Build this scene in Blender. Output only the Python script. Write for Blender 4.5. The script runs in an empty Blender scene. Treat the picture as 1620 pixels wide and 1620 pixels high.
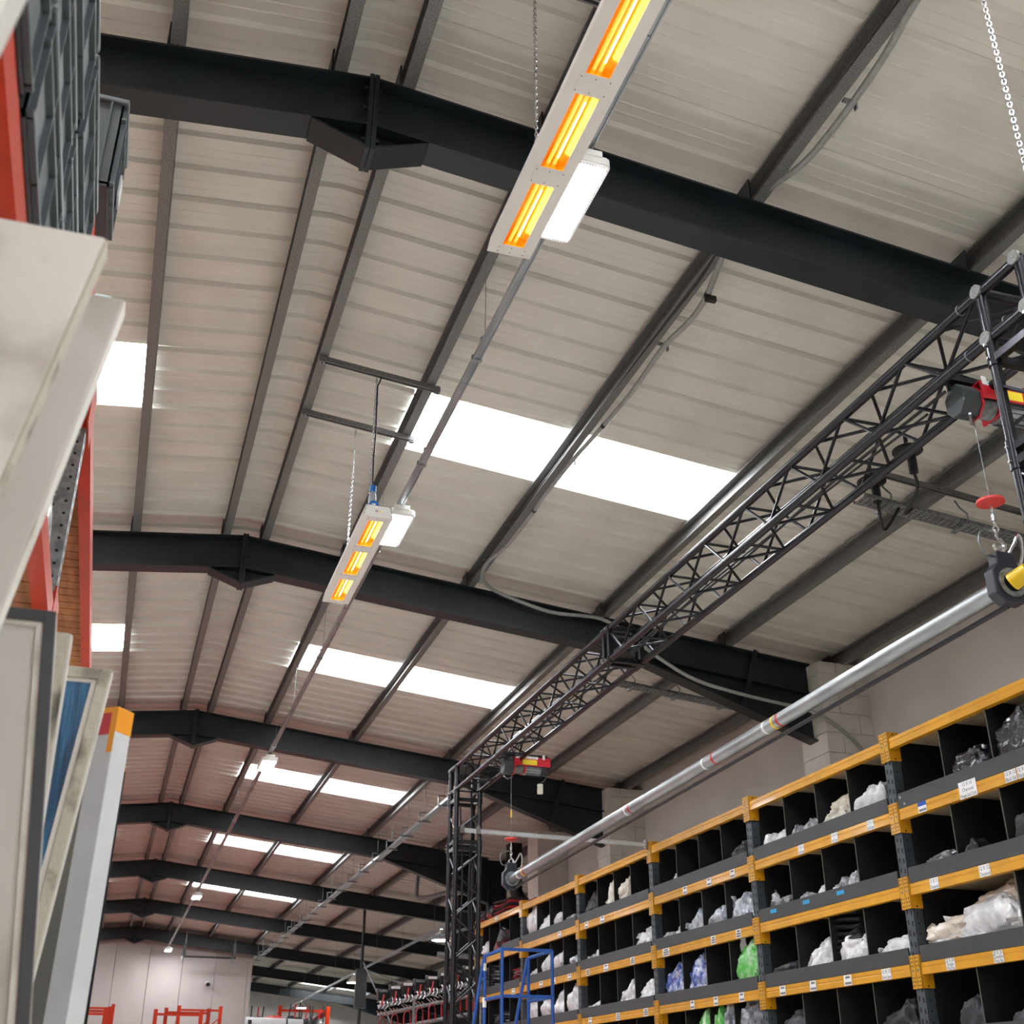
import bpy, bmesh, math, random
from mathutils import Vector, Matrix, noise
random.seed(7)
sc = bpy.context.scene
COL = sc.collection
H = 1.6            # eye height: everything is laid out relative to the eye and lifted by H at the end
# ------------------------------------------------------------------ camera, world, exposure
R2 = Vector((0.952043, -0.305961, 0.000755)); R2.normalize()
YAW, PITCH, ROLL = -0.310947, 0.462783, 0.000755
fw = Vector((-math.sin(YAW)*math.cos(PITCH), math.cos(YAW)*math.cos(PITCH), math.sin(PITCH)))
rt_ = Vector((math.cos(YAW), math.sin(YAW), 0)); up_ = rt_.cross(fw)
rr = rt_*math.cos(ROLL) + up_*math.sin(ROLL); uu = -rt_*math.sin(ROLL) + up_*math.cos(ROLL)
cd = bpy.data.cameras.new('camera'); cam = bpy.data.objects.new('camera', cd); COL.objects.link(cam)
cam.matrix_world = Matrix(((rr.x, uu.x, -fw.x, 0), (rr.y, uu.y, -fw.y, 0), (rr.z, uu.z, -fw.z, 0), (0, 0, 0, 1)))
cd.sensor_width = 36; cd.lens = 36*1867.424/1620
cd.clip_start = 0.02; cd.clip_end = 200
cd.dof.use_dof = True; cd.dof.focus_distance = 7.0; cd.dof.aperture_fstop = 5.6
sc.camera = cam
w = bpy.data.worlds.new('world'); sc.world = w; w.use_nodes = True
bgn = next(n for n in w.node_tree.nodes if n.type == 'BACKGROUND')
bgn.inputs[0].default_value = (0.85, 0.92, 1.0, 1); bgn.inputs[1].default_value = 0.6
sc.view_settings.view_transform = 'Standard'; sc.view_settings.look = 'None'
sc.view_settings.exposure = 0.0; sc.view_settings.gamma = 1.0; sc.view_settings.use_curve_mapping = False
sc.cycles.use_denoising = True
sc.cycles.max_bounces = 10; sc.cycles.diffuse_bounces = 6; sc.cycles.glossy_bounces = 4
sc.cycles.sample_clamp_indirect = 6.0
LED_POWER, SKY_POWER = 140.0, 17.0

# ------------------------------------------------------------------ materials
def lin(c):
    return tuple(((x/255)/12.92 if x/255 <= 0.04045 else (((x/255)+0.055)/1.055)**2.4) for x in c)
MATS = {}
def mat(name, rgb, rough=0.5, metal=0.0, var=0.0, scale=8.0, bump=0.0, bscale=40.0, spec=0.5, coat=0.0, emit=None, estr=0.0, rgb2=None, lo=0.4, hi=0.6, detail=4.0, stretch=None, alpha=1.0, trans=0.0):
    m = bpy.data.materials.new(name); m.use_nodes = True; nt = m.node_tree; N = nt.nodes; L = nt.links
    b = N['Principled BSDF']
    c = lin(rgb)
    b.inputs['Base Color'].default_value = (*c, 1); b.inputs['Roughness'].default_value = rough
    b.inputs['Metallic'].default_value = metal; b.inputs['Specular IOR Level'].default_value = spec
    b.inputs['Coat Weight'].default_value = coat; b.inputs['Coat Roughness'].default_value = 0.1
    b.inputs['Alpha'].default_value = alpha; b.inputs['Transmission Weight'].default_value = trans
    if emit:
        b.inputs['Emission Color'].default_value = (*emit, 1); b.inputs['Emission Strength'].default_value = estr
    tc = None
    if var or rgb2 or bump:
        tc = N.new('ShaderNodeTexCoord'); mp = N.new('ShaderNodeMapping')
        L.new(tc.outputs['Object'], mp.inputs[0])
        if stretch: mp.inputs['Scale'].default_value = stretch
    if var or rgb2:
        nz = N.new('ShaderNodeTexNoise'); nz.inputs['Scale'].default_value = scale; nz.inputs['Detail'].default_value = detail
        L.new(mp.outputs[0], nz.inputs['Vector'])
        cr = N.new('ShaderNodeValToRGB'); cr.color_ramp.elements[0].position = lo; cr.color_ramp.elements[1].position = hi
        c2 = lin(rgb2) if rgb2 else tuple(min(1, x*(1+var)) for x in c)
        c1 = c if rgb2 else tuple(x*(1-var) for x in c)
        cr.color_ramp.elements[0].color = (*c1, 1); cr.color_ramp.elements[1].color = (*c2, 1)
        L.new(nz.outputs[0], cr.inputs[0]); L.new(cr.outputs[0], b.inputs['Base Color'])
    if bump:
        n2 = N.new('ShaderNodeTexNoise'); n2.inputs['Scale'].default_value = bscale; n2.inputs['Detail'].default_value = 3
        L.new(mp.outputs[0], n2.inputs['Vector'])
        bp = N.new('ShaderNodeBump'); bp.inputs['Strength'].default_value = bump; bp.inputs['Distance'].default_value = 0.02
        L.new(n2.outputs[0], bp.inputs['Height']); L.new(bp.outputs[0], b.inputs['Normal'])
    MATS[name] = m; return m
mat('liner', (210, 207, 198), 0.34, var=0.05, scale=1.5, bump=0.04, bscale=3)
mat('steel', (20, 29, 34), 0.45, var=0.2, scale=3)
mat('purlin', (124, 124, 122), 0.5, 0.3, rgb2=(96, 97, 98), scale=110, lo=0.45, hi=0.62)
mat('galv', (150, 154, 156), 0.42, 0.7, rgb2=(120, 124, 127), scale=30)
mat('galv_light', (170, 175, 178), 0.32, 0.7, rgb2=(146, 152, 155), scale=18, stretch=(1, 0.15, 1))
mat('white_paint', (226, 224, 220), 0.38, var=0.02, scale=6)
mat('wall_white', (208, 203, 199), 0.75, var=0.05, scale=1.2, bump=0.08, bscale=30)
mat('wall_end', (182, 175, 172), 0.75, var=0.03, scale=0.8)
mat('wall_block', (206, 201, 195), 0.8, var=0.06, scale=5, bump=0.2, bscale=50)
mat('floor_grey', (226, 224, 218), 0.45, var=0.08, scale=0.7)
mat('floor_red', (168, 104, 92), 0.4, var=0.08, scale=0.7)
mat('dark_clad', (26, 27, 30), 0.6, var=0.2, scale=2)
mat('truss_black', (58, 58, 63), 0.25, 0.8, var=0.04, scale=4)
mat('chrome', (205, 205, 208), 0.22, 1.0)
mat('black_plastic', (24, 24, 26), 0.38, var=0.2, scale=8)
mat('grey_plastic', (82, 90, 94), 0.36, var=0.08, scale=6)
mat('dark_plastic', (60, 66, 70), 0.4, var=0.12, scale=6)
mat('conduit', (150, 150, 148), 0.5, 0.1, var=0.08, scale=20)
mat('cable', (22, 22, 22), 0.5)
mat('orange', (184, 48, 8), 0.4, var=0.08, scale=5, spec=0.35)
mat('yellow', (214, 152, 24), 0.36, var=0.07, scale=4, coat=0.2)
mat('rack_dark', (70, 77, 84), 0.42, 0.2, var=0.15, scale=10)
mat('slot_black', (10, 10, 11), 0.7)
mat('fascia', (62, 63, 66), 0.5, var=0.07, scale=3, bump=0.03, bscale=60)
mat('black_board', (9, 9, 10), 0.85, var=0.15, scale=3)
mat('board_edge', (78, 76, 72), 0.7)
mat('chipboard', (190, 170, 142), 0.75, var=0.12, scale=14)
mat('ply', (172, 112, 62), 0.65, rgb2=(146, 92, 48), scale=5, stretch=(6, 0.6, 6))
mat('paper', (238, 238, 240), 0.7)
mat('ink', (36, 36, 44), 0.8)
mat('sticker_blue', (44, 160, 216), 0.6)
mat('label_blue', (28, 76, 178), 0.6)
mat('red_paint', (196, 30, 44), 0.35, coat=0.3)
mat('red_soft', (214, 62, 58), 0.5)
mat('yellow_label', (240, 214, 40), 0.5)
mat('yellow_plastic', (240, 200, 30), 0.35)
mat('navy', (28, 33, 46), 0.4, coat=0.2)
mat('blue_rail', (30, 84, 168), 0.35, coat=0.25, var=0.08, scale=9)
mat('plug_blue', (24, 110, 196), 0.35)
mat('clear_plastic', (200, 205, 210), 0.15, alpha=0.55)
mat('cream_plastic', (216, 212, 198), 0.5)
mat('rooflight', (255, 255, 255), 0.5, emit=(0.93, 0.97, 1.0), estr=SKY_POWER)
mat('rooflight_edge', (232, 224, 190), 0.6, emit=(1.0, 0.93, 0.72), estr=0.9)
mat('led', (255, 255, 255), 0.4, emit=(0.97, 0.98, 1.0), estr=LED_POWER)
mat('led_lens', (236, 236, 238), 0.3, emit=(0.97, 0.98, 1.0), estr=0.12)
mat('lamp_far', (255, 255, 255), 0.4, emit=(1.0, 0.98, 0.95), estr=320)
mat('filament', (255, 220, 120), 0.4, emit=(1.0, 0.80, 0.38), estr=26)
mat('quartz', (255, 180, 60), 0.2, emit=(1.0, 0.52, 0.08), estr=1.0)
mat('gold_reflector', (255, 204, 104), 0.22, 1.0, bump=0.12, bscale=60, stretch=(14, 0.5, 1))
mat('dirty_white', (224, 220, 214), 0.6, rgb2=(150, 140, 122), scale=4, lo=0.52, hi=0.78, bump=0.1, bscale=20)
mat('grimy', (190, 184, 168), 0.7, rgb2=(66, 58, 50), scale=9, lo=0.56, hi=0.74, detail=8, bump=0.3, bscale=40)
mat('pale_board', (204, 201, 196), 0.65, rgb2=(150, 142, 128), scale=3, lo=0.5, hi=0.8)
mat('charcoal_frame', (70, 70, 74), 0.5, var=0.1, scale=6)
mat('dull_grey', (104, 103, 96), 0.7, var=0.12, scale=4)
mat('post_white', (206, 208, 210), 0.5, var=0.05, scale=6)
mat('tape_red', (196, 60, 70), 0.45); mat('tape_orange', (238, 158, 44), 0.4)
mat('blue_film', (58, 118, 164), 0.18, rgb2=(38, 78, 112), scale=5, stretch=(12, 12, 0.8), coat=0.6, bump=0.4, bscale=14)
mat('bolt', (120, 122, 126), 0.35, 0.9)
def bagmat(name, a, b, rough=0.24, bump=0.55, sc_=9, lo=0.42, hi=0.62, coat=0.6, spec=0.5):
    m = mat(name, a, rough, rgb2=b, scale=sc_, lo=lo, hi=hi, detail=6, bump=bump, bscale=16, coat=coat, spec=spec); return m  # on film bags the paler noise tone paints highlights into the colour
bagmat('bag_white', (236, 236, 238), (200, 202, 208), bump=0.7)
bagmat('bag_ivory', (228, 222, 206), (196, 190, 176), bump=0.7)
bagmat('bag_cream', (232, 222, 210), (206, 190, 176), bump=0.6)
bagmat('bag_film', (186, 188, 194), (104, 106, 112), bump=0.9)
bagmat('bag_clear', (168, 174, 186), (70, 74, 86), bump=0.9)
bagmat('bag_bluegrey', (206, 214, 222), (132, 142, 156), bump=0.9)
bagmat('bag_darkfilm', (40, 41, 48), (120, 124, 134), lo=0.55, hi=0.75, bump=0.9)
bagmat('bag_dark', (40, 41, 46), (58, 60, 68), rough=0.5, coat=0.05)
bagmat('bag_black', (20, 20, 23), (38, 38, 44), rough=0.5, coat=0.05)
bagmat('bag_blue', (44, 78, 168), (206, 214, 232), lo=0.5, hi=0.68, bump=0.9)
bagmat('bag_green', (84, 188, 74), (186, 226, 184), lo=0.5, hi=0.7, bump=0.9)
bagmat('cloth_red', (176, 30, 40), (90, 14, 20), rough=0.55, coat=0.1)
bagmat('cloth_stripe', (44, 44, 48), (168, 166, 168), rough=0.6, coat=0.0, sc_=3)
MATS['cloth_stripe'].node_tree.nodes  # striped folds come from the modelled layers below

# ------------------------------------------------------------------ mesh helpers
class MB:
    def __init__(s): s.v = []; s.f = []; s.s = []
    def add(s, vs, fs, smooth=False):
        o = len(s.v); s.v += [Vector(v) for v in vs]; s.f += [[i+o for i in f] for f in fs]; s.s += [smooth]*len(fs); return s
    def box(s, x0, x1, y0, y1, z0, z1):
        x0, x1 = min(x0, x1), max(x0, x1); y0, y1 = min(y0, y1), max(y0, y1); z0, z1 = min(z0, z1), max(z0, z1)
        return s.add([(x0,y0,z0),(x1,y0,z0),(x1,y1,z0),(x0,y1,z0),(x0,y0,z1),(x1,y0,z1),(x1,y1,z1),(x0,y1,z1)],
                     [(0,3,2,1),(4,5,6,7),(0,1,5,4),(1,2,6,5),(2,3,7,6),(3,0,4,7)])
    def bar(s, p0, p1, w_, h_, up=(0,0,1)):
        p0, p1 = Vector(p0), Vector(p1); d = (p1-p0).normalized(); a = d.cross(Vector(up))
        if a.length < 1e-5: a = d.cross(Vector((1,0,0)))
        a.normalize(); b = a.cross(d); a *= w_/2; b *= h_/2
        vs = [p0-a-b, p0+a-b, p0+a+b, p0-a+b, p1-a-b, p1+a-b, p1+a+b, p1-a+b]
        return s.add(vs, [(0,1,2,3),(7,6,5,4),(0,4,5,1),(1,5,6,2),(2,6,7,3),(3,7,4,0)])
    def cyl(s, p0, p1, r0, r1=None, n=12, caps=True):
        r1 = r0 if r1 is None else r1
        p0, p1 = Vector(p0), Vector(p1); d = (p1-p0).normalized()
        a = d.orthogonal().normalized(); b = d.cross(a)
        vs = []
        for p, r in ((p0, r0), (p1, r1)):
            for i in range(n):
                t = 2*math.pi*i/n; vs.append(p + a*math.cos(t)*r + b*math.sin(t)*r)
        s.add(vs, [(i, (i+1) % n, n+(i+1) % n, n+i) for i in range(n)], True)
        if caps: s.add(vs, [tuple(range(n-1, -1, -1)), tuple(range(n, 2*n))])
        return s
    def tube(s, pts, r, n=8, closed=False, caps=True):
        pts = [Vector(p) for p in pts]; m = len(pts)
        ds = []
        for i in range(m):
            a = pts[(i-1) % m] if (closed or i > 0) else pts[i]; b = pts[(i+1) % m] if (closed or i < m-1) else pts[i]
            ds.append((b-a).normalized())
        u = ds[0].orthogonal().normalized(); vs = []
        for i in range(m):
            u = (u - ds[i]*u.dot(ds[i])).normalized(); v = ds[i].cross(u)
            for k in range(n):
                t = 2*math.pi*k/n; vs.append(pts[i] + u*math.cos(t)*r + v*math.sin(t)*r)
        fs = []
        for i in range(m if closed else m-1):
            j = (i+1) % m
            for k in range(n): fs.append((i*n+k, i*n+(k+1) % n, j*n+(k+1) % n, j*n+k))
        s.add(vs, fs, True)
        if caps and not closed: s.add(vs[:n], [tuple(range(n-1, -1, -1))]); s.add(vs[-n:], [tuple(range(n))])
        return s
    def prism(s, poly, vec):
        poly = [Vector(p) for p in poly]; vec = Vector(vec); n = len(poly)
        nrm = Vector((0,0,0))
        for i in range(n): nrm += poly[i].cross(poly[(i+1) % n])
        if nrm.dot(vec) > 0: poly = poly[::-1]
        vs = poly + [p+vec for p in poly]
        return s.add(vs, [tuple(range(n)), tuple(range(2*n-1, n-1, -1))] + [(i, n+i, n+(i+1) % n, (i+1) % n) for i in range(n)])
    def loft(s, polyA, polyB, caps=True):
        n = len(polyA); vs = [Vector(p) for p in polyA] + [Vector(p) for p in polyB]
        fs = [(i, (i+1) % n, n+(i+1) % n, n+i) for i in range(n)]
        if caps: fs += [tuple(range(n-1, -1, -1)), tuple(range(n, 2*n))]
        return s.add(vs, fs)
    def lathe(s, prof, base, axis=(0,0,1), n=20):
        base = Vector(base); d = Vector(axis).normalized(); a = d.orthogonal().normalized(); b = d.cross(a); vs = []
        for r, h in prof:
            for k in range(n):
                t = 2*math.pi*k/n; vs.append(base + d*h + (a*math.cos(t)+b*math.sin(t))*max(r, 1e-4))
        fs = []
        for i in range(len(prof)-1):
            for k in range(n): fs.append((i*n+k, i*n+(k+1) % n, (i+1)*n+(k+1) % n, (i+1)*n+k))
        return s.add(vs, fs, True)
    def mesh(s, name, org):
        me = bpy.data.meshes.new(name); me.from_pydata([tuple(v-org) for v in s.v], [], s.f)
        me.polygons.foreach_set('use_smooth', s.s); me.update()
        if any(s.s): me.set_sharp_from_angle(angle=0.7)
        return me
W = {}
def tag(o, label=None, cat=None, group=None, kind=None):
    if label: o['label'] = label
    if cat: o['category'] = cat
    if group: o['group'] = group
    if kind: o['kind'] = kind
    return o
def thing(name, label, cat, loc, group=None, kind=None):
    o = bpy.data.objects.new(name, None); COL.objects.link(o); o.location = loc; o.empty_display_size = 0.1
    W[o.name] = Vector(loc); return tag(o, label, cat, group, kind)
def part(mb, name, m, parent=None, label=None, cat=None, group=None, kind=None, bevel=0.0, seg=2, org=None):
    if parent is not None: org = W[parent.name]
    elif org is None:
        xs = [v.x for v in mb.v]; ys = [v.y for v in mb.v]; zs = [v.z for v in mb.v]
        org = Vector(((min(xs)+max(xs))/2, (min(ys)+max(ys))/2, min(zs)))
    org = Vector(org)
    o = bpy.data.objects.new(name, mb.mesh(name, org)); COL.objects.link(o)
    if m: o.data.materials.append(MATS[m])
    if parent is not None: o.parent = parent
    else: o.location = org
    W[o.name] = org
    if bevel:
        b = o.modifiers.new('bevel', 'BEVEL'); b.width = bevel; b.segments = seg; b.limit_method = 'ANGLE'; b.angle_limit = 0.6
    return tag(o, label, cat, group, kind)
def copy_part(o, off, parent=None):
    c = o.copy(); COL.objects.link(c); c.location = Vector(o.location) + Vector(off); c.parent = parent if parent else o.parent
    W[c.name] = W[o.name] + Vector(off); return c
def copy_tree(root, off, label=None, group=None):
    r = root.copy(); COL.objects.link(r); r.location = root.location + Vector(off); W[r.name] = W[root.name] + Vector(off)
    if label: r['label'] = label
    if group: r['group'] = group
    for ch in root.children:
        c = ch.copy(); COL.objects.link(c); c.parent = r; W[c.name] = W[r.name]
        for g in ch.children:
            d = g.copy(); COL.objects.link(d); d.parent = c; W[d.name] = W[r.name]
    return r
TXT = {}
def text_mesh(t, size):
    if (t, size) not in TXT:
        cu = bpy.data.curves.new('lettering', 'FONT'); cu.body = t; cu.size = size; cu.align_x = 'CENTER'; cu.align_y = 'CENTER'; cu.resolution_u = 2
        o = bpy.data.objects.new('tmp', cu); COL.objects.link(o)
        dg = bpy.context.evaluated_depsgraph_get()
        me = bpy.data.meshes.new_from_object(o.evaluated_get(dg)); bpy.data.objects.remove(o); bpy.data.curves.remove(cu)
        me.materials.clear(); me.materials.append(MATS['ink']); TXT[(t, size)] = me
    return TXT[(t, size)]
def lettering(t, size, pos, xdir, ydir, parent, width=None):
    me = text_mesh(t, size); o = bpy.data.objects.new('lettering', me); COL.objects.link(o); o.parent = parent
    x = Vector(xdir).normalized(); y = Vector(ydir).normalized(); z = x.cross(y)
    sx = 1.0
    if width and len(me.vertices):
        wd = max(v.co.x for v in me.vertices) - min(v.co.x for v in me.vertices)
        if wd > width: sx = width/wd
    p = Vector(pos) - W[parent.name]
    o.matrix_local = Matrix(((x.x*sx, y.x, z.x, p.x), (x.y*sx, y.y, z.y, p.y), (x.z*sx, y.z, z.z, p.z), (0,0,0,1)))
    return o

# ------------------------------------------------------------------ measured setting (metres, eye at the origin)
XA, ZA, SL = 0.7115, 4.897, 0.10789       # ridge line and roof slope
Y0, BAY = 4.611, 6.0                      # near face of the first frame in view, frame spacing
XC, XW = 6.80, 7.38                       # column face, right wall
XWIDE = 13.2                              # right wall of the wide part beyond
XL, XLW = -5.38, -5.95
YB, YE, YF = -9.0, 41.0, 53.6             # wall behind, end wall, far wall
YSTEP = 20.3
def rt(x): return ZA - SL*abs(x-XA)

# ------------------------------------------------------------------ floor and walls
fl = part(MB().box(XLW, XWIDE, YB, 14, -H-0.1, -H), 'floor', 'floor_grey', kind='structure')
part(MB().box(XLW, 5.2, 14, YE, -H-0.1, -H+0.001), 'painted_floor', 'floor_red', fl)
part(MB().box(5.2, XWIDE, 14, YE, -H-0.1, -H), 'grey_floor', 'floor_grey', fl)
part(MB().box(4.3, XWIDE, YE, YF, -H-0.1, -H), 'grey_floor', 'floor_grey', fl)
wr = part(MB().box(XW, XW+0.2, YB, YSTEP, -H, 4.5), 'wall_right', 'wall_white', kind='structure')
# blockwork piers round the columns: each block is a piece
def pier(yc, name_parent, top, wid=0.5, depth=XW-XC):
    hh, j = 0.215, 0.006
    base = MB().box(XC+0.012, XW, yc-wid/2+0.012, yc+wid/2-0.012, -H, top)
    core = part(base, 'pier_core', 'wall_block', name_parent)
    first = None; z = 1.3; k = 0
    while z < top-0.02:
        z1 = min(z+hh-j, top)
        cut = XC + (0.2 if k % 2 else 0.42)
        for a, b in ((XC, cut), (cut+j, XW)):
            part(MB().box(a, b-0.0005, yc-wid/2, yc+wid/2, z, z1), 'block', 'wall_block', name_parent, bevel=0.004, seg=1)
        z += hh; k += 1
for k, yc in enumerate((Y0+0.085, Y0+6.085, Y0+12.085)):
    pier(yc, wr, rt(XC)-0.02 if k else rt(XC)-0.02)
part(MB().box(XC+0.02, XW, 19.75, 20.3, -H, rt(XC)-0.02), 'pier_core', 'wall_block', wr)
ws = part(MB().box(XW, XWIDE, YSTEP-0.2, YSTEP, -H, 4.4), 'wall_step', 'wall_white', kind='structure')
part(MB().box(XWIDE, XWIDE+0.2, YSTEP, YF, -H, 4.2), 'wall_wide', 'dark_clad', kind='structure')
part(MB().box(XLW-0.2, XLW, YB, YE, -H, 4.6), 'wall_left', 'wall_white', kind='structure')
part(MB().box(XLW, XW, YB-0.2, YB, -H, 5.3), 'wall_front', 'wall_white', kind='structure')
we = part(MB().box(XLW, 4.45, YE+0.05, YE+0.25, -H, 5.2), 'wall_back', 'wall_white', kind='structure')
x = -5.9
wp = None
while x < 4.4:
    x1 = min(x+1.02, 4.45)
    part(MB().box(x+0.006, x1-0.006, YE, YE+0.06, -H, rt((x+x1)/2)+0.1), 'wall_panel', 'wall_end', we, bevel=0.006, seg=1)
    x += 1.02
part(MB().box(4.3, 4.45, YE+0.2, YF, -H, 4.8), 'wall_return', 'wall_white', kind='structure')
part(MB().box(4.3, XWIDE, YF, YF+0.2, -H, 4.8), 'wall_far', 'wall_white', kind='structure')

# ------------------------------------------------------------------ roof: sheets with ribs, rooflights
PITCH_Y = BAY/7; RIB = PITCH_Y/3
DECK = 0.20
cl = MB()
for sgn, x1 in ((1, XWIDE+0.2), (-1, XLW-0.2)):
    z0 = ZA+DECK+0.08; z1 = rt(x1)+DECK+0.08
    cl.add([(XA,YB,z0),(x1,YB,z1),(x1,YF+0.2,z1),(XA,YF+0.2,z0),(XA,YB,z0+0.03),(x1,YB,z1+0.03),(x1,YF+0.2,z1+0.03),(XA,YF+0.2,z0+0.03)],
           [(0,1,2,3),(7,6,5,4),(0,4,5,1),(1,5,6,2),(2,6,7,3),(3,7,4,0)])
ceil = part(cl, 'ceiling', 'liner', kind='structure')
def sheet_profile():
    pr = []
    for r in range(3):
        b = r*RIB
        d = 0.032 if r == 0 else 0.028
        pr += [(b+0.000, 0), (b+0.016, -d), (b+0.048, -d), (b+0.066, 0)]
        for q in (0.135, 0.205):
            pr += [(b+q, 0), (b+q+0.006, -0.0035), (b+q+0.012, -0.0035), (b+q+0.018, 0)]
    pr += [(PITCH_Y-0.002, 0)]
    return pr
PROF = sheet_profile()
def sheet(xa, xb, name, m, parent, ys, lift=0.0):
    mb = MB(); n = len(PROF); vs = []
    for xx in (xa, xb):
        for q, d in PROF: vs.append((xx, q, rt(xx)+DECK+d+lift))
    o = 1 if xb > xa else 0
    fs = [((i, n+i, n+i+1, i+1) if not o else (i, i+1, n+i+1, n+i)) for i in range(n-1)]
    # underside faces point down
    fs = [f[::-1] for f in fs] if o == 0 else fs
    mb.add(vs, fs)
    first = part(mb, name, m, parent, org=None)
    first.location = (0, ys[0], 0)
    for y in ys[1:]:
        c = first.copy(); COL.objects.link(c); c.location = (0, y, 0); W[c.name] = W[first.name]
    return first
SK0 = 7.704
allY = [SK0 + PITCH_Y*k for k in range(-19, 53)]
def is_sky(y): return abs(((y-SK0)/BAY) - round((y-SK0)/BAY)) < 0.02
plain = [y for y in allY if not is_sky(y)]
skyy = [y for y in allY if is_sky(y)]
A1, A3, B1 = XA+0.997-0.03, XA+3.725+0.02, XA-1.014
YFS = SK0+42+2*PITCH_Y
NAR = [y for y in plain if y < YSTEP-0.5]; WID = [y for y in plain if y >= YSTEP-0.5 and abs(y-YFS) > 0.1]
SN = [y for y in skyy if y < YSTEP-0.5]; SW = [y for y in skyy if y >= YSTEP-0.5]
sheet(XA, XW+0.05, 'roof_sheet', 'liner', ceil, NAR)
sheet(XA, XWIDE, 'roof_sheet', 'liner', ceil, WID)
sheet(XA, XLW, 'roof_sheet', 'liner', ceil, plain)
sheet(XA, A1, 'roof_sheet', 'liner', ceil, skyy)
sheet(A3, XW+0.05, 'roof_sheet', 'liner', ceil, SN)
sheet(A3, XWIDE, 'roof_sheet', 'liner', ceil, SW)
sheet(XA, B1, 'roof_sheet', 'liner', ceil, skyy)
sheet(-3.9, XLW, 'roof_sheet', 'liner', ceil, skyy)
sheet(XA, 7.7, 'roof_sheet', 'liner', ceil, [YFS]); sheet(10.2, XWIDE, 'roof_sheet', 'liner', ceil, [YFS])
nwin = 0
for y in skyy+[YFS]:
    for xa, xb in (((A1, A3), (B1, -3.9)) if y != YFS else ((7.7, 10.2),)):
        nwin += 1
        mb = MB(); e = 0.03
        za, zb = rt(xa)+DECK, rt(xb)+DECK
        mb.add([(xa,y,za),(xb,y,zb),(xb,y+PITCH_Y,zb),(xa,y+PITCH_Y,za),(xa,y,za+e),(xb,y,zb+e),(xb,y+PITCH_Y,zb+e),(xa,y+PITCH_Y,za+e)],
               [(0,1,2,3),(7,6,5,4),(0,4,5,1),(1,5,6,2),(2,6,7,3),(3,7,4,0)])
        wn = part(mb, 'window_%d' % nwin, 'rooflight', kind='structure')
        # yellowish strip where the pane laps the lining
        for ya_, yb_ in ((y, y+0.012), (y+PITCH_Y-0.012, y+PITCH_Y)):
            part(MB().add([(xa,ya_,za-0.002),(xb,ya_,zb-0.002),(xb,yb_,zb-0.002),(xa,yb_,za-0.002)], [(0,1,2,3)]), 'pane_edge', 'rooflight_edge', wn)

# ------------------------------------------------------------------ portal frames
FD, FW, TF, TW = 0.34, 0.171, 0.014, 0.009
def isec(yc, x, ztop, d=FD):
    a = FW/2; b = TW/2
    return [(x,yc-a,ztop),(x,yc+a,ztop),(x,yc+a,ztop-TF),(x,yc+b,ztop-TF),(x,yc+b,ztop-d+TF),(x,yc+a,ztop-d+TF),(x,yc+a,ztop-d),(x,yc-a,ztop-d),(x,yc-a,ztop-d+TF),(x,yc-b,ztop-d+TF),(x,yc-b,ztop-TF),(x,yc-a,ztop-TF)]
FRAME_LABEL = ['nearest dark steel roof rafter, crossing behind the larger heater', 'second dark steel rafter from the camera, crossing behind the smaller heater',
  'third dark steel rafter from the camera, just above the small square lamp', 'fourth dark steel rafter from the camera, meeting a free column',
  'fifth dark steel rafter from the camera', 'sixth dark steel rafter from the camera, above the fourth lamp', 'seventh dark steel rafter, along the top of the end wall',
  'eighth dark steel rafter, beyond the end wall', 'farthest dark steel rafter, just before the far wall']
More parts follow.
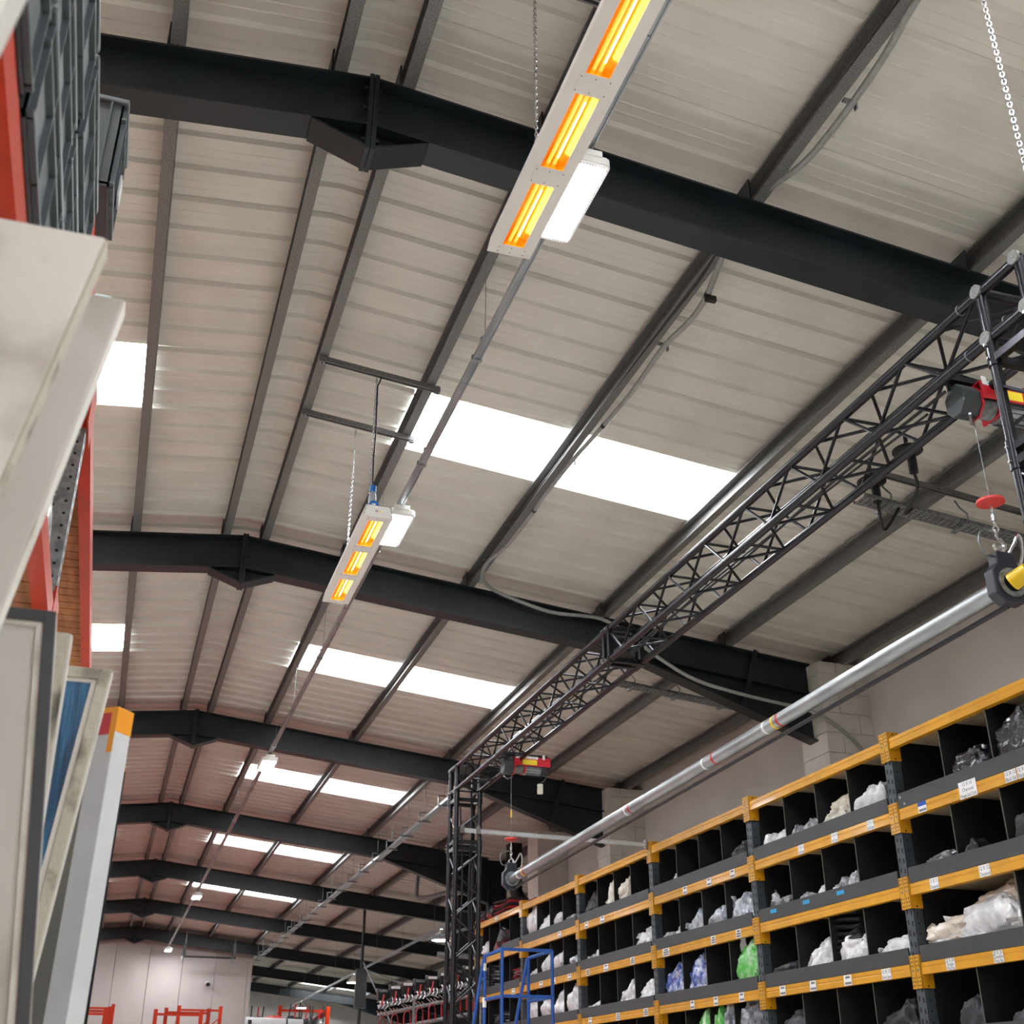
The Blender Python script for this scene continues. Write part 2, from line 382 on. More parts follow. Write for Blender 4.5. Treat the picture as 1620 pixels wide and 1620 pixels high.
for k in range(9):
    yc = Y0 + BAY*k + FW/2
    wide = k >= 4
    xe = XC if not wide else 12.6
    t = thing('roof_rafter', FRAME_LABEL[k], 'rafter', (XA, yc, ZA-0.5), 'portal frame rafters')
    if k <= 6:
        part(MB().loft(isec(yc, XL, rt(XL)), isec(yc, XA, ZA)), 'left_beam', 'steel', t)
    xs0 = XA if k <= 6 else 4.46
    part(MB().loft(isec(yc, xs0, rt(xs0)), isec(yc, xe, rt(xe))), 'right_beam', 'steel', t)
    if k <= 6:
        # apex plates and haunch
        zb = ZA-0.495
        part(MB().box(XA-0.026, XA-0.002, yc-FW/2-0.006, yc+FW/2+0.006, zb-0.012, ZA+0.014), 'end_plate', 'steel', t)
        part(MB().box(XA+0.002, XA+0.026, yc-FW/2-0.006, yc+FW/2+0.006, zb-0.012, ZA+0.014), 'end_plate', 'steel', t)
        for s_ in (-1, 1):
            xo = XA+s_*0.31; zo = rt(xo)-FD
            p = [(XA+s_*0.024, yc-TW/2, ZA-FD), (xo, yc-TW/2, zo), (XA+s_*0.024, yc-TW/2, zb)]
            part(MB().prism(p, (0, TW, 0)), 'haunch_web', 'steel', t)
            part(MB().loft([(XA+s_*0.024, yc-FW/2, zb), (XA+s_*0.024, yc+FW/2, zb), (XA+s_*0.024, yc+FW/2, zb+TF), (XA+s_*0.024, yc-FW/2, zb+TF)][::s_],
                           [(xo, yc-FW/2, zo-TF), (xo, yc+FW/2, zo-TF), (xo, yc+FW/2, zo), (xo, yc-FW/2, zo)][::s_]), 'haunch_flange', 'steel', t)
            if k < 4:
                bm = MB()
                for zz in (ZA-0.06, ZA-0.2, ZA-0.29, ZA-0.42):
                    bm.cyl((XA+s_*0.026, yc-0.05, zz), (XA+s_*0.046, yc-0.05, zz), 0.014, n=6)
                part(bm, 'bolt_row', 'steel', t, kind='stuff')
    # eaves haunch and column
    hs = 2.1 if not wide else 3.2
    xh = xe-hs
    zz0 = rt(xh)-FD; zz1 = rt(xe)-FD-0.50
    p = [(xh, yc-TW/2, zz0+0.004), (xe, yc-TW/2, rt(xe)-FD+0.004), (xe, yc-TW/2, zz1)]
    part(MB().prism(p, (0, TW, 0)), 'haunch_web', 'steel', t)
    part(MB().loft([(xh, yc-FW/2, zz0-TF), (xh, yc+FW/2, zz0-TF), (xh, yc+FW/2, zz0), (xh, yc-FW/2, zz0)],
                   [(xe, yc-FW/2, zz1-TF), (xe, yc+FW/2, zz1-TF), (xe, yc+FW/2, zz1), (xe, yc-FW/2, zz1)]), 'haunch_flange', 'steel', t)
    if k >= 3:
        def hsec(z): 
            return [(xe, yc-FW/2, z), (xe, yc+FW/2, z), (xe+TF, yc+FW/2, z), (xe+TF, yc+TW/2, z), (xe+0.35, yc+TW/2, z), (xe+0.35, yc+FW/2, z), (xe+0.364, yc+FW/2, z), (xe+0.364, yc-FW/2, z), (xe+0.35, yc-FW/2, z), (xe+0.35, yc-TW/2, z), (xe+TF, yc-TW/2, z), (xe+TF, yc-FW/2, z)]
        part(MB().loft(hsec(-H)[::-1], hsec(rt(xe)-0.03)[::-1]), 'column', 'steel', t)
    if k in (0, 1, 2):
        part(MB().bar((6.16-0.0, yc-0.08, rt(6.16)+0.02), (5.96, yc-0.08, rt(5.96)-FD-0.30), 0.05, 0.006, up=(0,1,0)), 'fly_brace', 'steel', t)

# ------------------------------------------------------------------ purlins
def purlin(off, label, side=1, y0=YB+0.05, y1=YF-0.05, h=0.158, fl=0.068, lipdir=1):
    x = XA + side*off; zb = rt(x)+0.002; zt = zb+h-0.0
    # lipped C section, open towards the ridge side (lipdir 1) or the other way
    t_ = 0.004; xw = x+0.5*fl*lipdir; xo = x-0.5*fl*lipdir; q = -lipdir
    web = xw
    pts = [(xw, zb), (xo, zb), (xo, zb+0.016), (xo-q*t_, zb+0.016), (xo-q*t_, zb+t_), (xw+q*t_, zb+t_), (xw+q*t_, zt-t_), (xo-q*t_, zt-t_), (xo-q*t_, zt-0.016), (xo, zt-0.016), (xo, zt), (xw, zt)]
    A = [(a, y0, b) for a, b in pts]; B = [(a, y1, b) for a, b in pts]
    mb = MB(); mb.loft(A, B) if lipdir > 0 else mb.loft(A[::-1], B[::-1])
    t = thing('roof_purlin', label, 'purlin', (x, y0, zb), 'roof purlins')
    part(mb, 'rail', 'purlin', t)
    ks = range(9)
    for k in ks:
        yc = Y0+BAY*k+FW/2
        if not (y0 < yc < y1): continue
        cx = web - lipdir*(fl+0.012)
        part(MB().box(cx-0.005, cx+0.005, yc-0.075, yc+0.075, zb-0.002, zb+0.16), 'cleat', 'steel', t)
    return t
NEARW = YSTEP-0.25
tx0 = XA+5.139+0.045
part(MB().loft([(tx0,YB+0.1,rt(tx0)+0.135),(tx0+0.085,YB+0.1,rt(tx0+0.085)+0.135),(tx0+0.085,YB+0.1,rt(tx0+0.085)+0.175),(tx0,YB+0.1,rt(tx0)+0.175)],
     [(tx0,Y0+BAY+0.02,rt(tx0)+0.135),(tx0+0.085,Y0+BAY+0.02,rt(tx0+0.085)+0.135),(tx0+0.085,Y0+BAY+0.02,rt(tx0+0.085)+0.175),(tx0,Y0+BAY+0.02,rt(tx0)+0.175)]), 'trim_1', 'liner', kind='structure')
for i, (o_, lab) in enumerate([(0.187, 'first purlin right of the ridge, carrying the left ends of the strut rails'), (0.997, 'second purlin right of the ridge, above the lamp track'),
    (2.268, 'third purlin right of the ridge, with the grey conduit strapped to it'), (3.725, 'fourth purlin right of the ridge, at the lower edge of the rooflights'),
    (5.139, 'fifth purlin right of the ridge, above the truss')]):
    purlin(o_, lab)
purlin(6.4, 'eaves purlin along the top of the right wall', y1=NEARW)
for o_, lab in ((6.6, 'sixth purlin of the wide roof beyond the wall'), (8.1, 'seventh purlin of the wide roof beyond the wall'), (9.6, 'eighth purlin of the wide roof beyond the wall'), (11.1, 'ninth purlin of the wide roof beyond the wall')):
    purlin(o_, lab, y0=YSTEP+0.1)
for o_, lab in ((0.182, 'first purlin left of the ridge'), (1.014, 'second purlin left of the ridge, edging the left rooflights'), (2.3, 'third purlin left of the ridge, hidden by the racking'), (3.8, 'fourth purlin left of the ridge')):
    purlin(o_, lab, side=-1, y1=YE-0.05, lipdir=1)

# ------------------------------------------------------------------ infrared heaters
def chain_mb(mb, p0, p1, link=0.026, r=0.0024, wdt=0.0065):
    p0, p1 = Vector(p0), Vector(p1); d = p1-p0; n = max(1, int(d.length/(link*0.78))); u = d.normalized(); a = u.orthogonal().normalized(); b = u.cross(a)
    for i in range(n):
        c = p0 + d*((i+0.5)/n); s_ = a if i % 2 else b; hl = link/2-wdt
        pts = []
        for k in range(4):
            t = math.pi*k/3; pts.append(c + u*(hl+math.sin(t)*wdt) + s_*math.cos(t)*wdt)
        for k in range(4):
            t = math.pi*k/3; pts.append(c - u*(hl+math.sin(t)*wdt) - s_*math.cos(t)*wdt)
        mb.tube(pts, r, n=5, closed=True)
    return mb
HX0, HX1, HZ, HT = 1.197, 1.402, 3.46, 0.085
def heater(y0, label):
    y1 = y0+1.585; xc = (HX0+HX1)/2; zt = HZ+HT
    t = thing('infrared_heater', label, 'heater', (xc, y0, HZ), 'hanging infrared heaters')
    th = 0.0035
    # folded sheet housing: sides slope in a little towards the top, open below
    sd = 0.018
    for s_, xx in ((1, HX0), (-1, HX1)):
        part(MB().loft([(xx, y0, HZ), (xx+s_*th, y0, HZ), (xx+s_*(sd+th), y0, zt), (xx+s_*sd, y0, zt)][::-s_], [(xx, y1, HZ), (xx+s_*th, y1, HZ), (xx+s_*(sd+th), y1, zt), (xx+s_*sd, y1, zt)][::-s_]), 'side_panel', 'white_paint', t)
    part(MB().box(HX0+sd, HX1-sd, y0, y1, zt-th, zt), 'top_panel', 'white_paint', t)
    wx0, wx1 = 1.252, 1.350
    part(MB().box(HX0, wx0, y0, y1, HZ-0.0005, HZ+th), 'rim', 'white_paint', t, bevel=0.0015)
    part(MB().box(wx1, HX1, y0, y1, HZ-0.0005, HZ+th), 'rim', 'white_paint', t, bevel=0.0015)
    wys = [(y0+0.065, y0+0.478), (y0+0.585, y0+0.998), (y0+1.105, y0+1.518)]
    cross = [(y0, wys[0][0]), (wys[0][1], wys[1][0]), (wys[1][1], wys[2][0]), (wys[2][1], y1)]
    for a, b in cross:
        pl = part(MB().box(wx0-0.018, wx1+0.018, a+0.001, b-0.001, HZ-0.003, HZ), 'cover_plate', 'white_paint', t, bevel=0.001)
        sm = MB()
        for xx in (wx0-0.01, (wx0+wx1)/2-0.002, wx1+0.01):
            for yy in (a+0.018, b-0.018): sm.cyl((xx, yy, HZ-0.0045), (xx, yy, HZ-0.003), 0.003, n=8)
        part(sm, 'screws', 'bolt', pl, kind='stuff')
    for yy, nm in ((y0, 'near'), (y1, 'far')):
        ep = part(MB().add([(HX0,yy,HZ),(HX1,yy,HZ),(HX1-sd,yy,zt),(HX0+sd,yy,zt),(HX0,yy+0.004,HZ),(HX1,yy+0.004,HZ),(HX1-sd,yy+0.004,zt),(HX0+sd,yy+0.004,zt)],
              [(0,1,2,3),(7,6,5,4),(0,4,5,1),(1,5,6,2),(2,6,7,3),(3,7,4,0)]), 'end_plate', 'white_paint', t)
        if nm == 'near':
            sm = MB()
            for xx, zz in ((HX0+0.012, HZ+0.015), (HX1-0.012, HZ+0.015), (HX0+0.026, zt-0.012), (HX1-0.026, zt-0.012), (HX0+0.02, HZ+0.05), (HX1-0.02, HZ+0.05)):
                sm.cyl((xx, yy-0.0015, zz), (xx, yy, zz), 0.003, n=8)
            part(sm, 'screws', 'bolt', ep, kind='stuff')
            lb = part(MB().add([(1.302,yy-0.001,HZ+0.034),(1.322,yy-0.001,HZ+0.034),(1.312,yy-0.001,HZ+0.051)], [(0,1,2)]), 'warning_triangle', 'yellow_label', ep)
            rb = MB()
            for q in range(18):
                a_ = 2*math.pi*q/18; b_ = 2*math.pi*(q+1)/18
                rb.add([(1.29+0.009*math.cos(a_), yy-0.001, HZ+0.042+0.009*math.sin(a_)), (1.29+0.009*math.cos(b_), yy-0.001, HZ+0.042+0.009*math.sin(b_)), (1.29+0.0065*math.cos(b_), yy-0.001, HZ+0.042+0.0065*math.sin(b_)), (1.29+0.0065*math.cos(a_), yy-0.001, HZ+0.042+0.0065*math.sin(a_))], [(0,1,2,3)])
            rb.bar((1.284, yy-0.001, HZ+0.048), (1.296, yy-0.001, HZ+0.036), 0.002, 0.0005, up=(0,1,0))
            part(rb, 'no_cover_mark', 'ink', ep)
    for a, b in wys:
        # parabolic gold trough with two quartz tubes
        mb = MB(); n = 12; vs = []
        for yy in (a-0.004, b+0.004):
            for i in range(n+1):
                u_ = -1+2*i/n; vs.append(((wx0+wx1)/2+u_*0.052, yy, HZ+0.05-0.048*u_*u_))
        mb.add(vs, [(i, i+1, n+2+i, n+1+i) for i in range(n)], True)
        mb.add([((wx0+wx1)/2-0.052, yy, HZ+0.002) for yy in (a-0.004,)]+[], [])
        tr = part(mb, 'reflector', 'gold_reflector', t)
        for yy in (a-0.003, b+0.003):
            part(MB().box(wx0-0.002, wx1+0.002, yy-0.001, yy+0.001, HZ+0.001, HZ+0.05), 'reflector_end', 'gold_reflector', tr)
        for xx in (-0.016, 0.010):
            tb = part(MB().cyl(((wx0+wx1)/2+xx, a+0.002, HZ+0.026), ((wx0+wx1)/2+xx, b-0.002, HZ+0.026), 0.0075, n=12), 'quartz_tube', 'quartz', t)
        part(MB().cyl(((wx0+wx1)/2+0.010, a+0.05, HZ+0.0175), ((wx0+wx1)/2+0.010, b-0.05, HZ+0.0175), 0.0034, n=8), 'filament', 'filament', tb)
    part(MB().box(xc-0.02, xc+0.02, y0+0.36, y0+0.40, zt, zt+0.03), 'lug', 'galv', t)
    part(MB().box(xc-0.02, xc+0.02, y0+1.16, y0+1.20, zt, zt+0.03), 'lug', 'galv', t)
    return t
heater(2.515, 'larger looking white heater with three glowing orange windows, nearest the camera')
heater(6.945, 'smaller looking white heater with a blue plug, further down the roof')
for yy, lab in ((2.9, 'chain hanging the near end of the nearest heater'), (3.70, 'silver chain hanging the far end of the nearest heater')):
    part(chain_mb(MB(), (1.30, yy, HZ+HT+0.02), (1.30, yy, rt(1.30)+0.0)), 'suspension_chain', 'chrome', None, lab, 'chain', 'heater chains')
part(chain_mb(MB(), (1.30, 7.335, HZ+HT+0.02), (1.305, 7.335, rt(1.30)-0.045)), 'suspension_chain', 'chrome', None, 'silver chain twisted with the black cable above the blue plug', 'chain', 'heater chains')
part(chain_mb(MB(), (1.30, 8.115, HZ+HT+0.02), (1.30, 8.115, rt(1.30)-0.045)), 'suspension_chain', 'chrome', None, 'thin silver chain left of the black cable, holding the smaller heater', 'chain', 'heater chains')
# rails under the purlins that carry the heaters
def strut_rail(y, x0, x1, label, dz=-0.022):
    t = thing('strut_rail', label, 'rail', ((x0+x1)/2, y, rt((x0+x1)/2)-0.045), 'slotted strut rails')
    def P(x):
        z = rt(x)-0.001; z0 = z-0.041; a = 0.0205
        return [(x,y-a,z),(x,y+a,z),(x,y+a,z0),(x,y+a-0.011,z0),(x,y+a-0.011,z0+0.004),(x,y+a-0.003,z0+0.004),(x,y+a-0.003,z-0.003),(x,y-a+0.003,z-0.003),(x,y-a+0.003,z0+0.004),(x,y-a+0.011,z0+0.004),(x,y-a+0.011,z0),(x,y-a,z0)]
    part(MB().loft(P(x0), P(x1)), 'channel', 'purlin', t)
    for xx in (x0+0.02, x1-0.02):
        part(MB().box(xx-0.02, xx+0.02, y-0.018, y+0.018, rt(xx)-0.052, rt(xx)-0.046).cyl((xx, y, rt(xx)-0.062), (xx, y, rt(xx)-0.05), 0.008, n=6), 'clamp_bolt', 'galv', t, kind='stuff')
    return t
strut_rail(7.31, 0.87, 1.78, 'upper of the two strut rails crossing below the purlins, with a black cable')
strut_rail(8.09, 0.86, 1.77, 'lower of the two strut rails crossing below the purlins, with the thin chain')
strut_rail(3.70, 0.87, 1.78, 'strut rail above the nearest heater')
strut_rail(2.90, 0.87, 1.78, 'strut rail above the near end of the nearest heater')
# cable and blue plug
t = thing('power_cable', 'black cable with blue connector dropping to the smaller heater', 'cable', (1.31, 7.31, 3.66))
part(MB().tube([(1.335,7.31,rt(1.33)-0.045),(1.325,7.31,4.75),(1.308,7.30,4.70),(1.312,7.305,4.5),(1.318,7.31,4.3),(1.312,7.31,4.1),(1.316,7.312,3.93),(1.322,7.31,3.87)], 0.0058, 8), 'cord', 'cable', t)
tm = MB()
for zz in (4.56, 4.40, 4.26, 4.12): tm.tube([(1.312+0.009*math.cos(a_), 7.308+0.009*math.sin(a_), zz) for a_ in [i*math.pi/4 for i in range(8)]], 0.002, 5, closed=True)
part(tm, 'cable_ties', 'black_plastic', t, kind='stuff')
part(MB().lathe([(0.012,0.05),(0.023,0.045),(0.024,0.0),(0.018,0.0)], (1.322,7.31,3.83), n=16), 'plug_collar', 'plug_blue', t)
part(MB().lathe([(0.017,0.10),(0.022,0.08),(0.028,0.04),(0.029,0.0)], (1.322,7.31,3.735), n=16), 'plug_body', 'clear_plastic', t)
cap = part(MB().lathe([(0.0,0.0),(0.033,0.0),(0.035,0.006),(0.035,0.02),(0.0,0.022)], (1.322,7.27,3.70), (0,-1,0), n=20), 'plug_cap', 'plug_blue', t)
part(MB().box(1.309,1.335,7.244,7.248,3.692,3.708), 'rating_patch', 'paper', cap)
part(MB().cyl((1.322,7.31,3.66),(1.322,7.31,3.735),0.028,0.024,n=16), 'socket', 'galv_light', t)

# ------------------------------------------------------------------ lamp track with square LED lamps
TX, TZ = 1.722, 4.245
t = thing('lamp_track', 'long grey lamp track hung on thin wires, running the length of the roof', 'track', (TX, YB+1, TZ))
def trk(y): 
    a = 0.026; h = 0.032
    return [(TX-a,y,TZ+h),(TX-a,y,TZ),(TX-a+0.008,y,TZ),(TX-a+0.008,y,TZ+0.012),(TX+a-0.008,y,TZ+0.012),(TX+a-0.008,y,TZ),(TX+a,y,TZ),(TX+a,y,TZ+h)]
segs = [YB+1] + [0.4+3.0*i for i in range(0, 14)] + [40.6]
for a, b in zip(segs[:-1], segs[1:]):
    part(MB().loft(trk(a+0.003)[::-1], trk(b-0.003)[::-1]), 'track_length', 'galv_light', t)
for i, yy in enumerate([5.9, 7.37, 9.0, 11.9, 14.0, 15.6, 18.1, 20.6, 23.0, 25.4, 28.0, 31.0, 34.0, 37.0, 39.9]):
    part(MB().cyl((TX-0.004, yy, TZ+0.03), (TX-0.004, yy, rt(TX)+0.02), 0.0022, n=6), 'hanger_wire', 'galv', t)
    part(MB().box(TX-0.032, TX+0.032, yy-0.012, yy+0.012, TZ+0.026, TZ+0.04), 'hanger_clip', 'galv', t)
    part(MB().box(TX-0.034, TX+0.034, yy+0.19, yy+0.215, TZ-0.003, TZ+0.034), 'joint_clip', 'galv_light', t)
LY = [(4.1, 'blazing white LED lamp beside the nearest heater'), (8.2, 'white LED lamp beside the smaller heater'), (16.1, 'third white LED lamp, against a far rooflight'),
      (28.5, 'fourth small LED lamp down the track'), (39.6, 'last LED lamp, washing light over the end wall'), (0.0, 'LED lamp above the camera'), (-3.9, 'LED lamp behind the camera'), (-7.8, 'LED lamp farthest behind the camera')]  # lamps above and behind the camera are unseen, added for fill light
def led(y0, label, x0=1.612, z0=4.135):
    x1, y1, zt = x0+0.225, y0+0.62, z0+0.055
    t = thing('led_lamp', label, 'lamp', ((x0+x1)/2, y0, z0), 'LED lamps on the track')
    # rounded tray housing
    c = 0.03; out = [(x0+c,y0),(x1-c,y0),(x1-0.009,y0+0.009),(x1,y0+c),(x1,y1-c),(x1-0.009,y1-0.009),(x1-c,y1),(x0+c,y1),(x0+0.009,y1-0.009),(x0,y1-c),(x0,y0+c),(x0+0.009,y0+0.009)]
    part(MB().prism([(a,b,z0+0.006) for a,b in out], (0,0,zt-z0-0.006)), 'housing', 'white_paint', t, bevel=0.006)
    d = 0.012; cx, cy = (x0+x1)/2, (y0+y1)/2
    inn = [(cx+(a-cx)*0.955, cy+(b-cy)*0.985) for a, b in out]
    part(MB().prism([(a,b,z0) for a,b in inn], (0,0,0.006)), 'lens_frame', 'led_lens', t)
    part(MB().box(x0+0.03, x1-0.03, y0+0.03, y1-0.03, z0-0.003, z0), 'diffuser', 'led', t)
    rb = MB(); n = 34
    for i in range(n):
        yy = y0+0.035+(y1-y0-0.07)*i/(n-1)
        for xx in (x0+0.011, x1-0.021): rb.box(xx, xx+0.010, yy-0.004, yy+0.004, z0-0.0025, z0)
    for i in range(11):
        xx = x0+0.035+(x1-x0-0.07)*i/10
        for yy in (y0+0.012, y1-0.022): rb.box(xx-0.004, xx+0.004, yy, yy+0.01, z0-0.0025, z0)
    part(rb, 'lens_ribs', 'post_white', t, kind='stuff')
    part(MB().box(x0+0.05, x1-0.05, y0-0.004, y0+0.03, zt-0.01, zt+0.03), 'gear_box', 'white_paint', t, bevel=0.003)
    part(MB().box(TX-0.012, TX+0.012, y0+0.08, y0+0.12, zt, TZ+0.012), 'hook', 'galv', t)
    part(MB().box(TX-0.012, TX+0.012, y1-0.12, y1-0.08, zt, TZ+0.012), 'hook', 'galv', t)
    return t
for y_, lab in LY: led(y_, lab)
for i, y_ in enumerate((-5.5, 2.5, 10.5, 18.5)):  # unseen side aisle lamps, added to brighten the hall
    led(y_, ['LED lamp of the side aisle behind the camera', 'LED lamp of the side aisle left of the racking', 'second LED lamp of the side aisle left of the racking', 'third LED lamp of the side aisle left of the racking'][i], x0=-3.4, z0=rt(-3.3)-0.25)

for y_, lab in ((46.5, 'middle LED lamp hidden behind the end wall'), (50.0, 'farthest LED lamp hidden behind the end wall')):  # out of sight lamps added to lift the far bays
    led(y_, lab, x0=4.50, z0=rt(4.6)-0.5)
for y_, lab in ((-1.2, 'LED lamp of the right aisle beside the camera'), (-6.2, 'LED lamp of the right aisle behind the camera')):  # unseen lamps added as fill for the right side
    led(y_, lab, x0=4.4, z0=rt(4.5)-0.5)
# ------------------------------------------------------------------ tray with wire hangers further along, far track with bowl lamps
t = thing('hanging_cable_tray', 'long pale tray on bracket hangers running away left of the black tower', 'tray', (4.5, 16.6, 3.96))
for a, b in [(16.7+2.4*i, 19.1+2.4*i) for i in range(10)]:
    part(MB().box(4.45, 4.55, a+0.003, b-0.003, 3.985, 3.997), 'tray_length', 'galv_light', t)
    part(MB().box(4.445, 4.45, a+0.003, b-0.003, 3.985, 4.02), 'tray_lip', 'galv_light', t)
    part(MB().box(4.55, 4.555, a+0.003, b-0.003, 3.985, 4.02), 'tray_lip', 'galv_light', t)
yy = 17.31
while yy < 40.5:
    hb = MB().box(4.40, 4.60, yy-0.02, yy+0.02, 3.962, 3.982).box(4.40, 4.412, yy-0.02, yy+0.02, 3.962, 4.12).box(4.40, 4.51, yy-0.02, yy+0.02, 4.108, 4.12)
    h_ = part(hb, 'bracket', 'galv', t)
    part(MB().cyl((4.50, yy, 4.11), (4.50, yy, rt(4.5)+0.02), 0.004, n=6), 'rod', 'galv', h_)
    yy += 1.21
t = thing('far_lamp_track', 'pale track with bowl lamps far away on the right', 'track', (6.6, 24.5, 3.18))
part(MB().bar((6.6, 24.4, 3.27), (6.6, 52.4, 3.05), 0.05, 0.045), 'track_length', 'galv_light', t)
for yy in (26, 29, 32, 35, 38, 41, 44, 47, 50):
    part(MB().cyl((6.6, yy, 3.2), (6.6, yy, rt(6.6)+0.05), 0.004, n=6), 'hanger_wire', 'galv', t)
for yy, lab in ((25.4, 'bowl lamp just left of the black tower'), (34.9, 'middle bowl lamp on the far track'), (44.3, 'farthest bowl lamp, low over the far rack')):
    z_ = 3.27-(yy-24.4)*0.00786
    q = thing('bowl_lamp', lab, 'lamp', (6.6, yy, z_-0.25), 'bowl lamps on the far track')
    part(MB().lathe([(0.03,0.22),(0.05,0.18),(0.17,0.05),(0.2,0.0),(0.195,0.0),(0.165,0.045),(0.04,0.17)], (6.6, yy, z_-0.25), n=20), 'shade', 'white_paint', q)
    part(MB().lathe([(0.0,0.0),(0.10,0.0),(0.16,0.03),(0.1,0.08),(0,0.09)], (6.6, yy, z_-0.255), n=16), 'bulb', 'lamp_far', q)

# ------------------------------------------------------------------ flexible conduit along the third purlin and down the pier
cp = [(3.01,3.13,4.65),(3.05,3.45,4.64),(3.07,3.79,4.64),(3.07,4.08,4.64),(3.05,4.27,4.64),(3.00,4.50,4.67),(2.97,4.70,4.70),(2.99,4.95,4.68),(3.01,5.15,4.65),(3.08,5.48,4.64),(3.10,5.76,4.64),(3.06,6.11,4.64),(3.08,6.71,4.64),(3.06,7.22,4.64),(3.03,7.84,4.65),(3.02,8.5,4.65),(3.03,8.78,4.65),(3.02,9.58,4.65),(2.96,9.97,4.65),(3.0,10.3,4.65),(3.09,10.47,4.64),(3.22,10.57,4.62),(3.42,10.58,4.56),(3.81,10.585,4.47),(4.16,10.585,4.47),(4.37,10.585,4.46),(4.61,10.585,4.36),(4.99,10.585,4.11),(5.4,10.585,3.91),(5.9,10.585,3.81),(6.34,10.58,3.75),(6.58,10.52,3.70),(6.75,10.42,3.6),(6.93,10.42,3.5),(7.1,10.42,3.37),(7.21,10.42,3.22),(7.27,10.42,3.0),(7.28,10.42,2.5)]
cp = [(2.99,2.6,4.65),(2.98,1.5,4.66)][::-1] + cp
def smooth(pts, n=4):
    pts = [Vector(p) for p in pts]; out = []
    for i in range(len(pts)-1):
        a = pts[max(i-1, 0)]; b = pts[i]; c = pts[i+1]; d = pts[min(i+2, len(pts)-1)]
        for k in range(n):
            u = k/n; out.append(0.5*((2*b)+(c-a)*u+(2*a-5*b+4*c-d)*u*u+(3*b-a-3*c+d)*u**3))
    return out + [pts[-1]]
t = thing('flexible_conduit', 'grey flexible conduit sagging along the third purlin and down the white pier', 'conduit', (3.0, 3.0, 4.6))
part(MB().tube(smooth(cp), 0.019, 10), 'hose', 'conduit', t)
for i in (4, 8, 13, 16, 20, 24, 27):
    p = Vector(cp[i]); 
    part(MB().box(p.x-0.045, p.x+0.03, p.y-0.014, p.y+0.014, p.z+0.012, p.z+0.024).box(p.x+0.022, p.x+0.03, p.y-0.012, p.y+0.012, p.z-0.03, p.z+0.02), 'saddle', 'galv', t)
for i in (11, 15, 18):
    p = Vector(cp[i]); d = (Vector(cp[i+1])-Vector(cp[i-1])).normalized()
    part(MB().cyl(p-d*0.02, p+d*0.02, 0.021, n=10), 'tape_band', 'black_plastic', t)
p = Vector(cp[11]); part(MB().box(p.x-0.02, p.x+0.05, p.y-0.02, p.y+0.01, p.z-0.06, p.z-0.02), 'loose_clip', 'black_plastic', t)
# second thin cable looping beside the first below the purlin
part(MB().tube(smooth([(2.94,2.2,4.66),(2.95,3.0,4.67),(2.96,4.3,4.67)]), 0.011, 8), 'side_cable', 'cable', t)
part(MB().tube(smooth([(2.95,5.0,4.67),(2.97,5.4,4.65),(2.96,6.2,4.66),(2.95,8.0,4.67),(2.94,10.2,4.67)]), 0.010, 8), 'side_cable', 'cable', t)

# ------------------------------------------------------------------ perforated trays, black spigot boxes and rail high on the right
strut_rail(6.85, 5.15, 6.9, 'strut rail crossing under the purlins above the perforated tray')
def perf_tray(y, x0, x1, z0, z1, label, wid=0.15):
    t = thing('perforated_cable_tray', label, 'tray', ((x0+x1)/2, y, min(z0, z1)), 'perforated trays')
    a, b = Vector((x0, y, z0)), Vector((x1, y, z1))
    part(MB().bar(a, b, wid, 0.002), 'tray_bed', 'galv', t)
    for s_ in (-1, 1):
        part(MB().bar(a+Vector((0, s_*wid/2, 0.015)), b+Vector((0, s_*wid/2, 0.015)), 0.002, 0.03), 'tray_lip', 'galv', t)
    mb = MB(); n = int((x1-x0)/0.05)
    for i in range(n):
        p = a.lerp(b, (i+0.5)/n)
        for k in (-0.045, -0.015, 0.015, 0.045):
            mb.box(p.x-0.014, p.x+0.014, y+k-0.004, y+k+0.004, p.z-0.0018, p.z-0.0009)
    part(mb, 'slots', 'slot_black', t, kind='stuff')
    for f in (0.12, 0.48, 0.86):
        p = a.lerp(b, f)
        part(MB().bar((p.x, y-0.10, p.z-0.012), (p.x, y+0.10, p.z-0.012), 0.04, 0.02), 'cross_bracket', 'galv', t)
        part(MB().tube([(p.x, y-0.09, p.z-0.01), (p.x, y-0.10, p.z+0.06), (p.x-0.03, y-0.06, p.z+0.13), (p.x-0.03, y-0.02, rt(p.x)-0.04)], 0.008, 6), 'hanger_strap', 'galv', t)
    return t
perf_tray(6.93, 5.05, 6.95, 4.17, 3.98, 'near perforated cable tray, right of the truss under the roof')
perf_tray(11.72, 5.0, 6.5, 4.18, 4.03, 'farther perforated cable tray, seen behind the truss')
